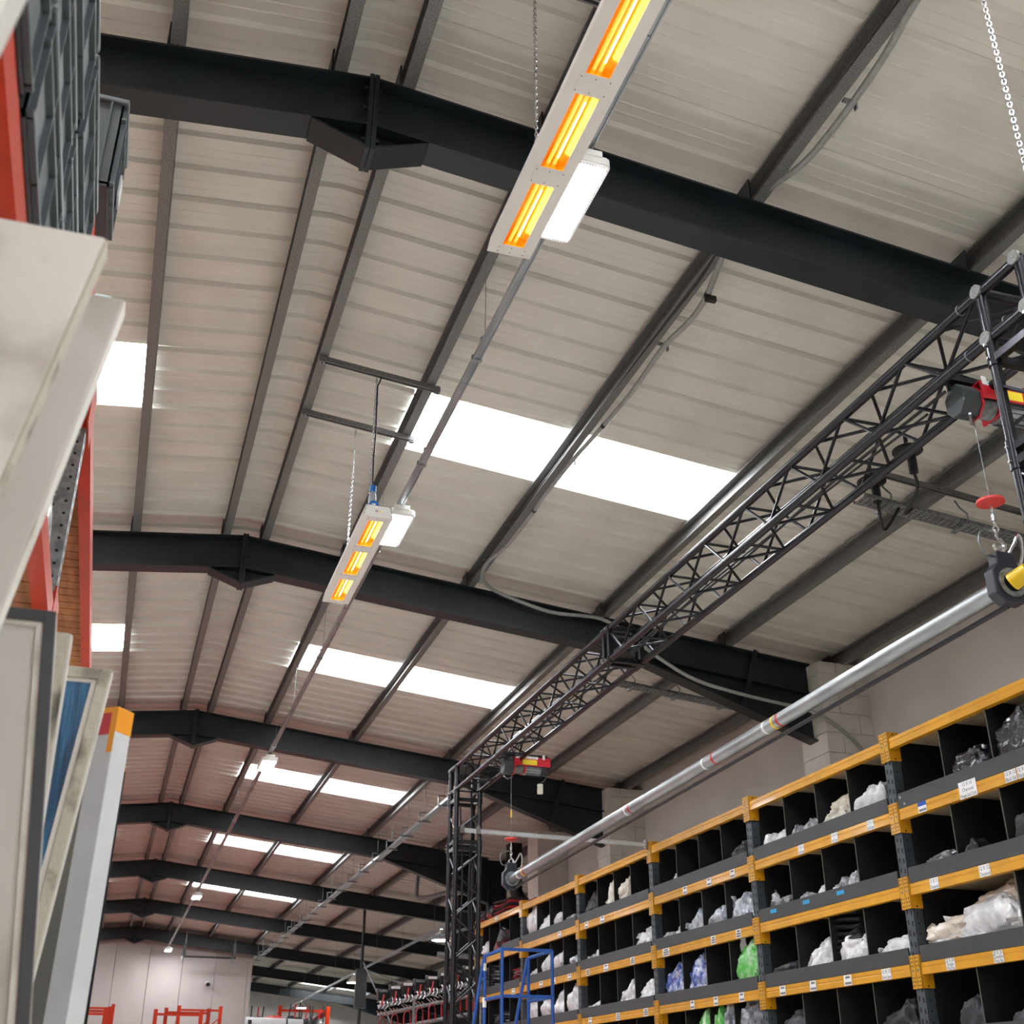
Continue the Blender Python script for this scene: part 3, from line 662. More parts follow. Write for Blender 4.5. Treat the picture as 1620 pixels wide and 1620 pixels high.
for i, (x_, y_, lab) in enumerate(((5.14, 6.86, 'lower left black domed ceiling fitting with a drooping cable'), (5.12, 6.36, 'upper right black domed ceiling fitting with a drooping cable'))):
    z_ = rt(x_)-0.11
    t = thing('ceiling_fitting', lab, 'fitting', (x_, y_, z_-0.16), 'black ceiling fittings')
    part(MB().lathe([(0.0,0.03),(0.08,0.026),(0.112,0.006),(0.112,-0.008),(0.04,-0.016),(0.0,-0.016)], (x_, y_, z_), n=24), 'dome', 'black_plastic', t)
    part(MB().cyl((x_+0.05, y_+0.03, z_-0.16), (x_+0.05, y_+0.03, z_-0.01), 0.034, n=16), 'stem', 'black_plastic', t)
    part(MB().cyl((x_, y_, z_+0.018), (x_, y_, rt(x_)+0.03), 0.016, n=10), 'mount', 'black_plastic', t)
    part(MB().tube(smooth([(x_+0.05, y_+0.03, z_-0.15), (x_+0.06, y_+0.04, z_-0.3), (x_+0.12, y_+0.08 if i == 0 else y_+0.3, z_-0.36), (5.4+0.12*i, 6.9, 4.16)]), 0.012, 8), 'cable', 'cable', t)

# ------------------------------------------------------------------ black box truss gantry
TXL, TXR, TZB, TZT = 3.37, 3.63, 3.045, 3.30
TY0, TY1 = 3.25, 12.71
CR, BR = 0.025, 0.0095
def chord(mb, a, b): return mb.cyl(a, b, CR, n=14)
def node_disc(mb, p, ax): 
    p = Vector(p); ax = Vector(ax); return mb.cyl(p-ax*0.006, p+ax*0.006, 0.033, n=18).cyl(p+ax*0.006, p+ax*0.007, 0.008, n=10)
t = thing('truss_beam', 'black box truss beam running away under the roof', 'truss', (3.5, TY0, TZB))
for x_ in (TXL, TXR):
    for z_ in (TZB, TZT):
        part(chord(MB(), (x_, TY0, z_), (x_, TY1, z_)), 'chord', 'truss_black', t)
for y_, z_ in ((3.51, TZT), (3.25, TZT), (3.51, TZB), (3.25, TZB)):
    part(node_disc(MB(), (TXL-0.026, y_, z_), (-1, 0, 0)), 'end_disc', 'purlin', t)
for y_ in (3.25, 3.51):
    for z_ in (TZB, TZT): part(chord(MB(), (TXL, y_, z_), (TXR, y_, z_)), 'corner_tube', 'truss_black', t)
    for x_ in (TXL, TXR): part(chord(MB(), (x_, y_, TZB), (x_, y_, TZT)), 'corner_tube', 'truss_black', t)
stp = 0.28; yy = 3.55; i = 0
while yy+stp < TY1-0.2:
    a, b = yy, yy+stp
    u = i % 2
    for x_ in (TXL, TXR):
        part(MB().cyl((x_, a, TZB if u else TZT), (x_, b, TZT if u else TZB), BR, n=8), 'brace', 'truss_black', t)
    for z_ in (TZB, TZT):
        part(MB().cyl((TXL if u else TXR, a, z_), (TXR if u else TXL, b, z_), BR, n=8), 'brace', 'truss_black', t)
    if u:
        part(MB().cyl((TXL, b, TZT), (TXR, b, TZT), BR, n=8), 'cross_brace', 'truss_black', t)
        part(MB().cyl((TXL, b, TZB), (TXR, b, TZB), BR, n=8), 'cross_brace', 'truss_black', t)
    yy += stp; i += 1
# bolted spigot joint about half way
for yj in (8.05,):
    for dy in (-0.05, 0.05):
        for z_ in (TZB, TZT): part(MB().box(TXL, TXR, yj+dy-0.02, yj+dy+0.02, z_-0.018, z_+0.018), 'joint_plate', 'truss_black', t)
        for x_ in (TXL, TXR): part(MB().box(x_-0.018, x_+0.018, yj+dy-0.02, yj+dy+0.02, TZB, TZT), 'joint_plate', 'truss_black', t)
    for x_ in (TXL, TXR):
        for z_ in (TZB, TZT):
            part(MB().cyl((x_, yj-0.08, z_), (x_, yj+0.08, z_), 0.031, n=14), 'spigot', 'truss_black', t)
            part(MB().cyl((x_-0.04, yj-0.035, z_), (x_+0.04, yj-0.035, z_), 0.008, n=8).cyl((x_-0.04, yj+0.035, z_), (x_+0.04, yj+0.035, z_), 0.008, n=8), 'pin_pair', 'chrome', t)
for x_, z_ in ((TXL, TZT), (TXR, TZT), (TXL, TZB), (TXR, TZB)):
    part(MB().cyl((x_, TY0+0.40, z_), (x_, TY0+0.406, z_), 0.027, n=14), 'weld_ring', 'galv', t)
# hanging cables laid inside the truss
part(MB().tube(smooth([(3.5,4.0,3.09),(3.46,5,3.07),(3.52,6.2,3.10),(3.47,7.4,3.075),(3.52,8.6,3.08),(3.48,10,3.075),(3.5,11.6,3.10)]), 0.009, 8), 'laid_cable', 'cable', t)
part(MB().tube(smooth([(3.54,4.2,3.085),(3.5,5.4,3.09),(3.46,6.6,3.075),(3.53,8.0,3.09),(3.46,9.3,3.08),(3.53,11.0,3.085)]), 0.007, 8), 'laid_cable', 'cable', t)
def tower(y0, label, far):
    y1 = y0+0.26
    t = thing('truss_tower', label, 'truss', (3.5, y0+0.13, -H), 'truss towers')
    top = TZB-0.03
    for x_ in (TXL, TXR):
        for y_ in (y0, y1):
            part(chord(MB(), (x_, y_, -H+0.02), (x_, y_, top if not far else TZT)), 'chord', 'truss_black', t)
    part(MB().box(TXL-0.25, TXR+0.25, y0-0.25, y1+0.25, -H, -H+0.02), 'base_plate', 'truss_black', t)
    z = -H+0.1; i = 0; st = 0.215
    while z+st < top-0.05:
        u = i % 2
        if not any(abs(z+st/2-q) < 0.12 for q in (2.45, 0.45)):
            for y_ in (y0, y1):
                part(MB().cyl((TXL if u else TXR, y_, z), (TXR if u else TXL, y_, z+st), BR, n=8), 'brace', 'truss_black', t)
            for x_ in (TXL, TXR):
                part(MB().cyl((x_, y0 if u else y1, z), (x_, y1 if u else y0, z+st), BR, n=8), 'brace', 'truss_black', t)
        z += st; i += 1
    for q in (2.97, 2.45, 0.45):
        for dz in (-0.035, 0.035):
            if q > 2.9 and dz > 0: continue
            for y_ in (y0, y1): part(MB().box(TXL, TXR, y_-0.018, y_+0.018, q+dz-0.018, q+dz+0.018), 'joint_plate', 'truss_black', t)
            for x_ in (TXL, TXR): part(MB().box(x_-0.018, x_+0.018, y0, y1, q+dz-0.018, q+dz+0.018), 'joint_plate', 'truss_black', t)
        for x_ in (TXL, TXR):
            for y_ in (y0, y1):
                part(MB().cyl((x_, y_, q-0.07), (x_, y_, q+0.07), 0.031, n=14), 'spigot', 'truss_black', t)
                for dz in (-0.035, 0.035):
                    part(MB().cyl((x_-0.042, y_, q+dz), (x_+0.042, y_, q+dz), 0.007, n=8), 'pin', 'chrome', t)
    if far:
        # cables tied down the inside
        part(MB().tube(smooth([(3.56, y0+0.1, 3.05), (3.58, y0+0.12, 2.6), (3.55, y0+0.1, 2.0), (3.58, y0+0.12, 1.2), (3.56, y0+0.1, 0.3), (3.58, y0+0.12, -1.4)]), 0.012, 8), 'laid_cable', 'cable', t)
        part(MB().tube(smooth([(3.47, y1-0.05, 2.9), (3.5, y1-0.08, 2.0), (3.46, y1-0.06, 1.0), (3.48, y1-0.06, -1.2)]), 0.010, 8), 'laid_cable', 'cable', t)
        part(MB().box(TXL-0.03, TXR+0.03, y0-0.03, y1+0.03, TZT-0.012, TZT+0.012), 'cap_plate', 'truss_black', t)
    return t
tower(TY1-0.27, 'far black truss tower standing left of the yellow racking', True)
tower(TY0, 'near black truss tower leg at the right edge of the picture', False)
# ------------------------------------------------------------------ hoists, cables, end brackets and the long roller tube
def hoist(y, label, zc=2.97):
    t = thing('electric_hoist', label, 'hoist', (3.66, y, zc-0.12), 'electric hoists under the truss')
    # gearbox cap with chamfered outline, axis along X
    oct_ = [(0.072*math.cos(a), 0.088*math.sin(a)) for a in [math.pi/8+math.pi/4*i for i in range(8)]]
    part(MB().prism([(3.455, y+a, zc+b) for a, b in oct_], (0.10, 0, 0)), 'gear_cover', 'dark_plastic', t, bevel=0.006)
    part(MB().prism([(3.555, y+a*1.03, zc+b*1.03) for a, b in oct_], (0.012, 0, 0)), 'cover_flange', 'red_paint', t)
    part(MB().cyl((3.567, y, zc-0.01), (3.66, y, zc-0.01), 0.05, n=20), 'drum', 'galv', t)
    rp = MB()
    for i in range(9): rp.tube([(3.575+i*0.0095, y+0.053*math.cos(a_), zc-0.01+0.053*math.sin(a_)) for a_ in [q*math.pi/6 for q in range(12)]], 0.0045, 5, closed=True)
    part(rp, 'wound_rope', 'galv', t, kind='stuff')
    fr = part(MB().box(3.56, 3.93, y-0.075, y-0.068, zc+0.0, zc+0.095).box(3.56, 3.93, y+0.068, y+0.075, zc+0.0, zc+0.095).box(3.56, 3.93, y-0.075, y+0.075, zc+0.088, zc+0.095), 'frame', 'red_paint', t)
    part(MB().box(3.66, 3.675, y-0.075, y+0.075, zc-0.06, zc+0.09), 'frame_cheek', 'red_paint', t)
    part(MB().box(3.64, 3.79, y-0.0765, y-0.0752, zc+0.01, zc+0.06), 'rating_plate', 'yellow_label', fr)
    tx = part(MB().box(3.57, 3.80, y-0.0765, y-0.0752, zc+0.07, zc+0.093), 'name_strip', 'paper', fr)
    lettering('Clarke', 0.02, (3.61, y-0.0768, zc+0.0815), (1,0,0), (0,0,1), tx)
    lettering('Electric Hoist', 0.02, (3.72, y-0.0768, zc+0.0815), (1,0,0), (0,0,1), tx)
    # motor
    mo = part(MB().cyl((3.675, y, zc-0.02), (3.84, y, zc-0.02), 0.058, n=20), 'motor', 'galv_light', t)
    fn = MB()
    for i in range(14):
        a = 2*math.pi*i/14; fn.bar((3.69, y+0.06*math.cos(a), zc-0.02+0.06*math.sin(a)), (3.83, y+0.06*math.cos(a), zc-0.02+0.06*math.sin(a)), 0.004, 0.012, up=(0, math.cos(a), math.sin(a)))
    part(fn, 'cooling_fins', 'dark_plastic', mo, kind='stuff')
    part(MB().lathe([(0.06,0),(0.066,0.01),(0.066,0.06),(0.05,0.075),(0,0.078)], (3.84, y, zc-0.01), (1,0,0), n=20), 'fan_cowl', 'black_plastic', t)
    part(MB().tube(smooth([(3.9, y-0.05, zc-0.02), (3.88, y-0.07, zc-0.12), (3.84, y-0.06, zc-0.16)]), 0.006, 6), 'lead', 'cable', t)
    part(MB().box(3.80, 3.85, y-0.08, y-0.04, zc-0.27, zc-0.17), 'control_box', 'cream_plastic', t, bevel=0.006)
    part(MB().tube([(3.56, y+0.02, zc-0.10), (3.50, y-0.03, zc-0.135), (3.44, y-0.10, zc-0.13)], 0.007, 6), 'limit_arm', 'galv_light', t)
    for xx in (3.58, 3.86):
        part(MB().box(xx-0.012, xx+0.012, y-0.08, y-0.074, zc+0.07, TZB+0.04).box(xx-0.012, xx+0.012, y+0.074, y+0.08, zc+0.07, TZB+0.04), 'strap', 'white_paint', t)
    part(MB().box(3.40, 3.92, y-0.03, y+0.03, TZB+0.024, TZB+0.05), 'saddle_bar', 'truss_black', t)
    return t
NH, FH = 3.90, 11.05
hoist(NH, 'red and black electric hoist at the near end of the truss')
hoist(FH, 'red and black electric hoist beside the far tower')
PZN, PZF = 2.035, 1.885; PX = 3.545
for y, zt, pz, lab in ((NH, 2.91, PZN, 'near'), (FH, 2.91, PZF, 'far')):
    t = thing('hoist_rope', '%s thin wire rope with red stop disc and chrome hook' % lab, 'rope', (PX, y, pz+0.14), 'hoist ropes')
    zd = pz+0.41 if y == NH else pz+0.375
    part(MB().cyl((PX, y, zd), (PX, y, zt), 0.0022, n=6), 'wire', 'galv', t)
    part(MB().lathe([(0.0,0.012),(0.05,0.012),(0.062,0.008),(0.064,-0.004),(0.05,-0.010),(0.0,-0.012)], (PX, y, zd), n=24), 'stop_disc', 'red_soft', t)
    part(MB().cyl((PX, y, zd-0.07), (PX, y, zd-0.01), 0.005, n=8).cyl((PX, y, zd-0.095), (PX, y, zd-0.065), 0.011, n=10), 'ferrule', 'chrome', t)
    part(chain_mb(MB(), (PX, y, zd-0.15), (PX, y, zd-0.09), link=0.03, r=0.005, wdt=0.010), 'short_chain', 'chrome', t)
    hk = [(PX, y, zd-0.14), (PX, y, zd-0.175), (PX+0.022, y, zd-0.195), (PX+0.028, y, zd-0.225), (PX+0.008, y, zd-0.25), (PX-0.02, y, zd-0.24), (PX-0.026, y, zd-0.215)]
    part(MB().tube(smooth(hk, 3), 0.009, 8), 'hook', 'chrome', t)
    if y == FH:
        part(MB().box(PX-0.006, PX+0.006, y-0.004, y+0.004, zd+0.21, zd+0.28), 'yellow_tag', 'yellow_plastic', t)
    # bearing block
    b = thing('bearing_block', '%s navy clamp block holding the end of the roller tube' % lab, 'bracket', (PX, y, pz-0.1), 'roller end blocks')
    s_ = 0.105 if y == NH else 0.10
    oc = [(-0.05, 0.15), (0.05, 0.15), (0.055, 0.09), (0.088, 0.055), (0.09, -0.055), (0.045, -0.095), (-0.045, -0.095), (-0.09, -0.055), (-0.088, 0.055), (-0.055, 0.09)]
    part(MB().prism([(PX+a, y-0.03, pz+c) for a, c in oc], (0, 0.06, 0)), 'block', 'navy', b, bevel=0.006)
    part(MB().lathe([(0.045,0),(0.068,0),(0.068,0.008),(0.045,0.008)], (PX, y-0.03, pz), (0,-1,0), n=24), 'bearing_ring', 'galv', b)
    part(MB().tube([(PX+0.02*math.cos(a), y, pz+0.165+0.022*math.sin(a)) for a in [q*math.pi/6 for q in range(12)]], 0.007, 6, closed=True), 'eye', 'chrome', b)
    part(MB().tube(smooth([(PX-0.03, y, pz+0.14), (PX-0.09, y-0.01, pz+0.13), (PX-0.115, y-0.01, pz+0.19), (PX-0.09, y-0.01, pz+0.25), (PX-0.02, y, pz+0.26)]), 0.005, 6), 'safety_wire', 'galv', b)
    part(MB().tube(smooth([(PX+0.03, y, pz+0.14), (PX+0.06, y-0.03, pz+0.20), (PX+0.08, y-0.04, pz+0.24), (PX+0.10, y-0.03, pz+0.2), (PX+0.10, y, pz+0.12), (PX+0.05, y, pz+0.10)]), 0.007, 6), 'carabiner', 'chrome', b)
    if y == NH:
        part(MB().cyl((PX+0.03, y-0.11, pz+0.03), (PX+0.0, y-0.035, pz+0.0), 0.037, 0.042, n=20), 'yellow_cap', 'yellow_plastic', b)
        part(MB().cyl((PX+0.032, y-0.116, pz+0.032), (PX+0.03, y-0.109, pz+0.03), 0.027, n=20), 'cap_bore', 'slot_black', b)
t = thing('roller_tube', 'long galvanised roller tube slung below the truss with coloured bands', 'tube', (PX, NH, PZN-0.05))
pa, pb = Vector((PX, NH+0.03, PZN)), Vector((PX, FH-0.03, PZF))
part(MB().cyl(pa, pb, 0.041, n=24), 'tube', 'galv_light', t)
dd = (pb-pa).normalized(); LL = (pb-pa).length
for f, m_ in ((0.30, 'paper'), (0.285, 'yellow_plastic'), (0.277, 'red_paint'), (0.415, 'paper'), (0.395, 'red_paint'), (0.60, 'paper'), (0.59, 'red_paint'), (0.965, 'paper'), (0.945, 'yellow_plastic'), (0.94, 'red_paint')):
    p = pa + dd*LL*f; part(MB().cyl(p-dd*0.011, p+dd*0.011, 0.0417, n=24), 'tape_band', m_, t)
part(MB().cyl(pa+Vector((0.03,0.02,-0.075)), pb+Vector((0.03,-0.02,-0.075)), 0.012, n=10), 'bottom_rod', 'truss_black', t)
# scaffold tube from tower to rack
t = thing('scaffold_tube', 'pale scaffold tube bridging from the black tower to the yellow racking', 'tube', (4.6, 12.40, 2.55))
part(MB().cyl((3.42, 12.40, 2.60), (5.60, 12.47, 2.585), 0.0242, n=18), 'tube', 'post_white', t)
for xx in (3.42, 3.60):
    part(MB().box(xx-0.025, xx+0.025, 12.37, 12.43, 2.565, 2.64).cyl((xx, 12.36, 2.645), (xx, 12.44, 2.645), 0.012, n=8), 'clamp', 'chrome', t)
part(MB().box(5.585, 5.595, 12.43, 12.51, 2.54, 2.64), 'end_plate', 'galv', t)
part(chain_mb(MB(), (3.16, 2.90, 2.6), (3.16, 2.90, rt(3.16)+0.15), link=0.028, r=0.003, wdt=0.008), 'bright_chain', 'chrome', None, 'bright chain in the top right corner hung from the roof', 'chain')

# ------------------------------------------------------------------ yellow racking along the right wall
XR, R0, RB = 5.6245, 7.839, 2.3
LV = [2.6128, 2.0595, 1.5079, 0.9571, 0.406]
RD = 0.92
BEAM_T, BEAM_B = -0.055, -0.138
UPL = ['rack upright out of frame at the near end', 'nearest rack upright, tallest in the picture', 'second rack upright from the right', 'third rack upright from the right, touched by the scaffold tube', 'fourth rack upright from the right', 'fifth rack upright from the right, beside the red garments', 'last rack upright, hidden behind the black tower']
proto = None
for k in range(-1, 6):
    yu = R0 + RB*k
    if proto is None:
        t = thing('rack_upright', UPL[k+1], 'upright', (XR+0.05, yu, -H), 'rack uprights')
        for xo in (0, RD-0.1):
            mb = MB().box(XR+xo, XR+xo+0.003, yu-0.05, yu+0.05, -H, LV[0]-0.01).box(XR+xo, XR+xo+0.085, yu-0.05, yu-0.047, -H, LV[0]-0.01).box(XR+xo, XR+xo+0.085, yu+0.047, yu+0.05, -H, LV[0]-0.01)
            part(mb, 'post', 'rack_dark', t)
        sl = MB(); z = 0.2
        while z < LV[0]-0.15:
            for dy, dz in ((-0.024, 0), (0.024, 0.012)):
                sl.box(XR-0.0012, XR+0.001, yu+dy-0.008, yu+dy+0.008, z+dz-0.017, z+dz+0.017)
            sl.box(XR+0.03, XR+0.045, yu-0.0512, yu-0.0500, z-0.006, z+0.006)
            z += 0.075
        part(sl, 'slots', 'slot_black', t, kind='stuff')
        for z in (0.0, 0.8, 1.6, 2.4):
            part(MB().bar((XR+0.06, yu, z), (XR+RD-0.06, yu, z-0.35 if int(z/0.8) % 2 else z), 0.03, 0.03), 'frame_brace', 'rack_dark', t)
        for L in LV:
            for s_ in (-1, 1):
                cn = part(MB().box(XR-0.016, XR-0.011, yu+s_*0.0025, yu+s_*0.064, L-0.2295, L).box(XR-0.016, XR+0.085, yu+s_*0.0525, yu+s_*0.064, L-0.2295, L), 'connector', 'yellow', t, bevel=0.003)
                hm = MB()
                for q in range(8):
                    if q in (3, 4): continue
                    for dy in (0.018, 0.040):
                        zz = L-0.02-q*0.027
                        hm.box(XR-0.0172, XR-0.0158, yu+s_*dy-0.0035, yu+s_*dy+0.0035, zz-0.006, zz+0.006)
                hm.cyl((XR+0.03, yu+s_*0.0642, L-0.215), (XR+0.03, yu+s_*0.0652, L-0.215), 0.007, n=8).cyl((XR+0.03, yu+s_*0.0642, L-0.02), (XR+0.03, yu+s_*0.0652, L-0.02), 0.007, n=8)
                part(hm, 'holes', 'slot_black', cn, kind='stuff')
                part(MB().cyl((XR-0.019, yu+s_*0.03, L-0.105), (XR-0.015, yu+s_*0.03, L-0.105), 0.009, n=8), 'bolt', 'galv', cn)
        proto = t; py = yu
    else:
        copy_tree(proto, (0, yu-py, 0), UPL[k+1])
BAYS = {}
BL = {'A': 'nearest rack bay at the right edge, holding the big white net bags', 'B': 'second rack bay from the right, with three blue stickers', 'C': 'third rack bay from the right, with blue and green bags',
      'D': 'fourth rack bay from the right, under the scaffold tube end', 'E': 'fifth rack bay from the right, behind the blue handrail', 'F': 'farthest rack bay, topped with red garments'}
BAGS = [
('A',0,6.89,7.37,2.005,2.247,'darkfilm','slim roll of black cloth in glossy film on top shelf, nearest bay'),
('A',0,6.37,6.86,2.005,2.356,'darkfilm','bulky clear bag of charcoal linen at the frame edge on top shelf'),
('A',1,7.35,7.93,1.453,1.617,'film','flat grey film parcel on second shelf beside the nearest upright'),
('A',1,7.12,7.39,1.453,1.624,'black','loose black cloth scrap on second shelf of nearest bay'),
('A',1,6.53,6.80,1.453,1.702,'black','black wrapped cloth at the frame edge on second shelf'),
('A',2,6.69,7.52,0.902,1.343,'cream','upper cream net bag tucked under the beam, nearest bay'),
('A',2,6.83,7.65,0.902,1.242,'white','largest white net bag bulging over the fascia, nearest bay'),
('A',2,7.38,7.91,0.902,1.159,'cream','small cream bag with pointed film tail beside the largest white bag'),
('A',2,7.20,7.95,0.902,1.052,'white','flat white film parcel lowest in the pile of net bags, nearest bay'),
('A',3,7.21,7.64,0.351,0.620,'dark','dark grey cloth bundle below the single white net label'),
('A',3,6.85,7.12,0.351,0.525,'dark','dark cloth mound at the lower right corner of the picture'),
('B',0,9.86,10.18,2.005,2.198,'white','small white wad on top shelf by second upright from right'),
('B',0,9.70,9.87,2.005,2.194,'white','tiny white folded wad on top shelf just right of another wad'),
('B',0,9.51,9.62,2.005,2.178,'film','tiny clear film scrap on top shelf between two wads'),
('B',0,9.20,9.43,2.005,2.192,'film','crumpled clear film on top shelf left of the ivory parcel'),
('B',0,8.64,9.34,2.005,2.218,'ivory','long ivory parcel on top shelf under a beige bag'),
('B',0,8.64,9.20,2.005,2.323,'ivory','beige film bag lying on the ivory parcel, top shelf'),
('B',0,8.12,8.64,2.005,2.270,'white','white satin parcel on top shelf just left of nearest upright'),
('B',0,8.13,8.66,2.005,2.337,'black','black cloth stuffed above the white satin parcel'),
('B',1,9.70,10.35,1.453,1.634,'film','translucent film bag on second shelf by blue sticker'),
('B',1,9.47,9.63,1.453,1.603,'film','little film scrap on second shelf above middle blue sticker'),
('B',1,9.07,9.30,1.453,1.633,'white','pointed white scrap on second shelf left of upright film sleeve'),
('B',1,8.81,9.09,1.453,1.613,'film','grey film scrap on second shelf near the right blue sticker'),
('B',1,8.60,8.80,1.453,1.666,'film','upright pale film sleeve on second shelf against a divider'),
('B',2,9.74,10.30,0.902,1.075,'dark','black folded cloth with white edge on third shelf'),
('B',2,8.61,9.74,0.902,1.178,'white','long white film parcel under black cloth stack on third shelf'),
('B',2,8.07,8.51,0.902,1.118,'white','white striped parcel on third shelf left of nearest upright'),
('B',3,9.55,10.37,0.351,0.678,'dark','dark grey sheet on fourth shelf right of the green and clear bags'),
('B',3,8.13,8.80,0.351,0.633,'black','black cloth with white edge at the bottom near nearest upright'),
('C',0,10.45,10.83,2.005,2.231,'black','black packet with white slip on top shelf of third bay'),
('C',0,11.96,12.16,2.005,2.167,'white','tiny white scrap on top shelf of third bay'),
('C',1,12.23,12.66,1.453,1.603,'film','low grey film fold on second shelf of third bay'),
('C',1,12.04,12.20,1.453,1.617,'white','tiny white fold beside a divider on second shelf, third bay'),
('C',1,10.98,11.89,1.453,1.704,'bluegrey','pale blue grey film bag on second shelf of third bay'),
('C',1,10.44,10.94,1.453,1.728,'bluegrey','pale grey bag with raised corner beside second upright from right'),
('C',2,12.05,12.74,0.902,1.262,'blue','left of two royal blue linen bags on third shelf'),
('C',2,11.52,12.03,0.902,1.264,'blue','right of two royal blue linen bags on third shelf'),
('C',2,10.43,11.05,0.902,1.315,'green','tall bright green linen bag on third shelf'),
('C',3,11.23,11.92,0.351,0.756,'green','low green linen bag at the bottom edge'),
('C',3,10.48,11.24,0.351,0.812,'clear','clear bag of silver grey cloth at bottom beside second upright'),
('D',0,14.40,15.12,2.005,2.313,'black','black cloth topped by white wad on top shelf of fourth bay'),
('D',0,13.26,14.07,2.005,2.343,'ivory','plump ivory film bag on top shelf of fourth bay'),
('D',1,14.56,14.98,1.453,1.603,'film','thin grey film on second shelf of fourth bay'),
('D',1,14.35,14.54,1.453,1.625,'white','tiny white tag shaped scrap on second shelf, fourth bay'),
('D',1,12.80,13.45,1.453,1.713,'white','white bag with loose film neck on second shelf, fourth bay'),
('D',2,14.39,14.91,0.902,1.052,'white','low white parcel on third shelf of fourth bay'),
('D',2,12.80,13.89,0.902,1.174,'white','pile of white film parcels on third shelf, fourth bay'),
('E',0,16.75,17.55,2.005,2.496,'white','white bag with tall upright film tail on top shelf, fifth bay'),
('E',0,16.18,16.75,2.005,2.269,'white','short white bag next to a divider on top shelf, fifth bay'),
('E',0,15.65,16.16,2.005,2.249,'white','ragged white bag on top shelf, middle of fifth bay'),
('E',0,15.19,15.62,2.005,2.165,'film','low film scraps on top shelf beside fourth upright'),
('E',1,16.82,17.44,1.453,1.622,'white','low white film fold behind the blue handrail, fifth bay'),
('E',1,15.68,16.87,1.453,1.746,'white','long white bag rising to the right, second shelf, fifth bay'),
('E',1,15.16,15.51,1.453,1.649,'bluegrey','small pale blue bag beside fourth upright on second shelf'),
('E',2,16.23,17.45,0.902,1.204,'white','large white bag seen through the blue handrail'),
('E',2,15.17,16.28,0.902,1.254,'white','tall heap of white bags right of the blue handrail'),
]
divs = {}
for i, nm in enumerate('ABCDEF'):
    yn = R0 + RB*(i-1); yf = yn+RB; BAYS[nm] = (yn, yf)
    t = thing('rack_bay', BL[nm], 'rack', (XR+RD/2, (yn+yf)/2, -H), 'rack bays')
    a, b = yn+0.066, yf-0.066
    for j, L in enumerate(LV):
        zt, zb = L+BEAM_T, L+BEAM_B
        prof = [(XR-0.008, zb), (XR-0.008, zb+0.038), (XR-0.004, zb+0.044), (XR-0.004, zb+0.050), (XR-0.008, zb+0.055), (XR-0.008, zt-0.004), (XR-0.004, zt), (XR+0.02, zt), (XR+0.02, zt-0.02), (XR+0.04, zt-0.02), (XR+0.04, zb)]
        part(MB().loft([(x_, a, z_) for x_, z_ in prof][::-1], [(x_, b, z_) for x_, z_ in prof][::-1]), 'beam', 'yellow', t)
        part(MB().box(XR+RD-0.05, XR+RD, a, b, zb, zt), 'beam', 'yellow', t)
        part(MB().box(XR+0.021, XR+RD-0.02, a-0.006, b+0.006, zt-0.019, zt-0.001), 'shelf_board', 'chipboard', t)
        if j:
            if not (nm == 'F' and j == 1):
                part(MB().box(XR-0.009, XR+0.007, a+0.004, b-0.004, zt+0.0005, L+0.058), 'fascia_board', 'fascia', t, bevel=0.001, seg=1)
            else:
                part(MB().box(XR-0.009, XR+0.007, a+0.004, b-0.9, zt+0.0005, L+0.058), 'fascia_board', 'fascia', t, bevel=0.001, seg=1)
            top = LV[j-1]+BEAM_T-0.02
            mids = [yn+0.62, yn+1.13, yn+1.67]
            keep = mids if not (nm == 'A' and j == 3) else mids[:2]
            divs[(nm, j-1)] = [yn+0.075] + keep + [yf-0.075]
            for q in keep:
                dv = MB().prism([(XR+0.022, q-0.006, zt), (XR+RD-0.03, q-0.006, zt), (XR+RD-0.03, q-0.006, top-0.002), (XR+0.09, q-0.006, top-0.002), (XR+0.09, q-0.006, top-0.045), (XR+0.022, q-0.006, top-0.045)], (0, 0.012, 0))
                d_ = part(dv, 'divider', 'black_board', t)
                part(MB().box(XR+0.0205, XR+0.022, q-0.0055, q+0.0055, zt+0.002, top-0.046), 'divider_edge', 'board_edge', d_)
            for q in (yn+0.058, yf-0.058):
                part(MB().box(XR+0.09, XR+RD-0.03, q-0.006, q+0.006, zt, top-0.002), 'side_panel', 'black_board', t)
            part(MB().box(XR+RD-0.028, XR+RD-0.02, a, b, zt, top-0.002), 'back_panel', 'black_board', t)
    BAYS[nm] = t
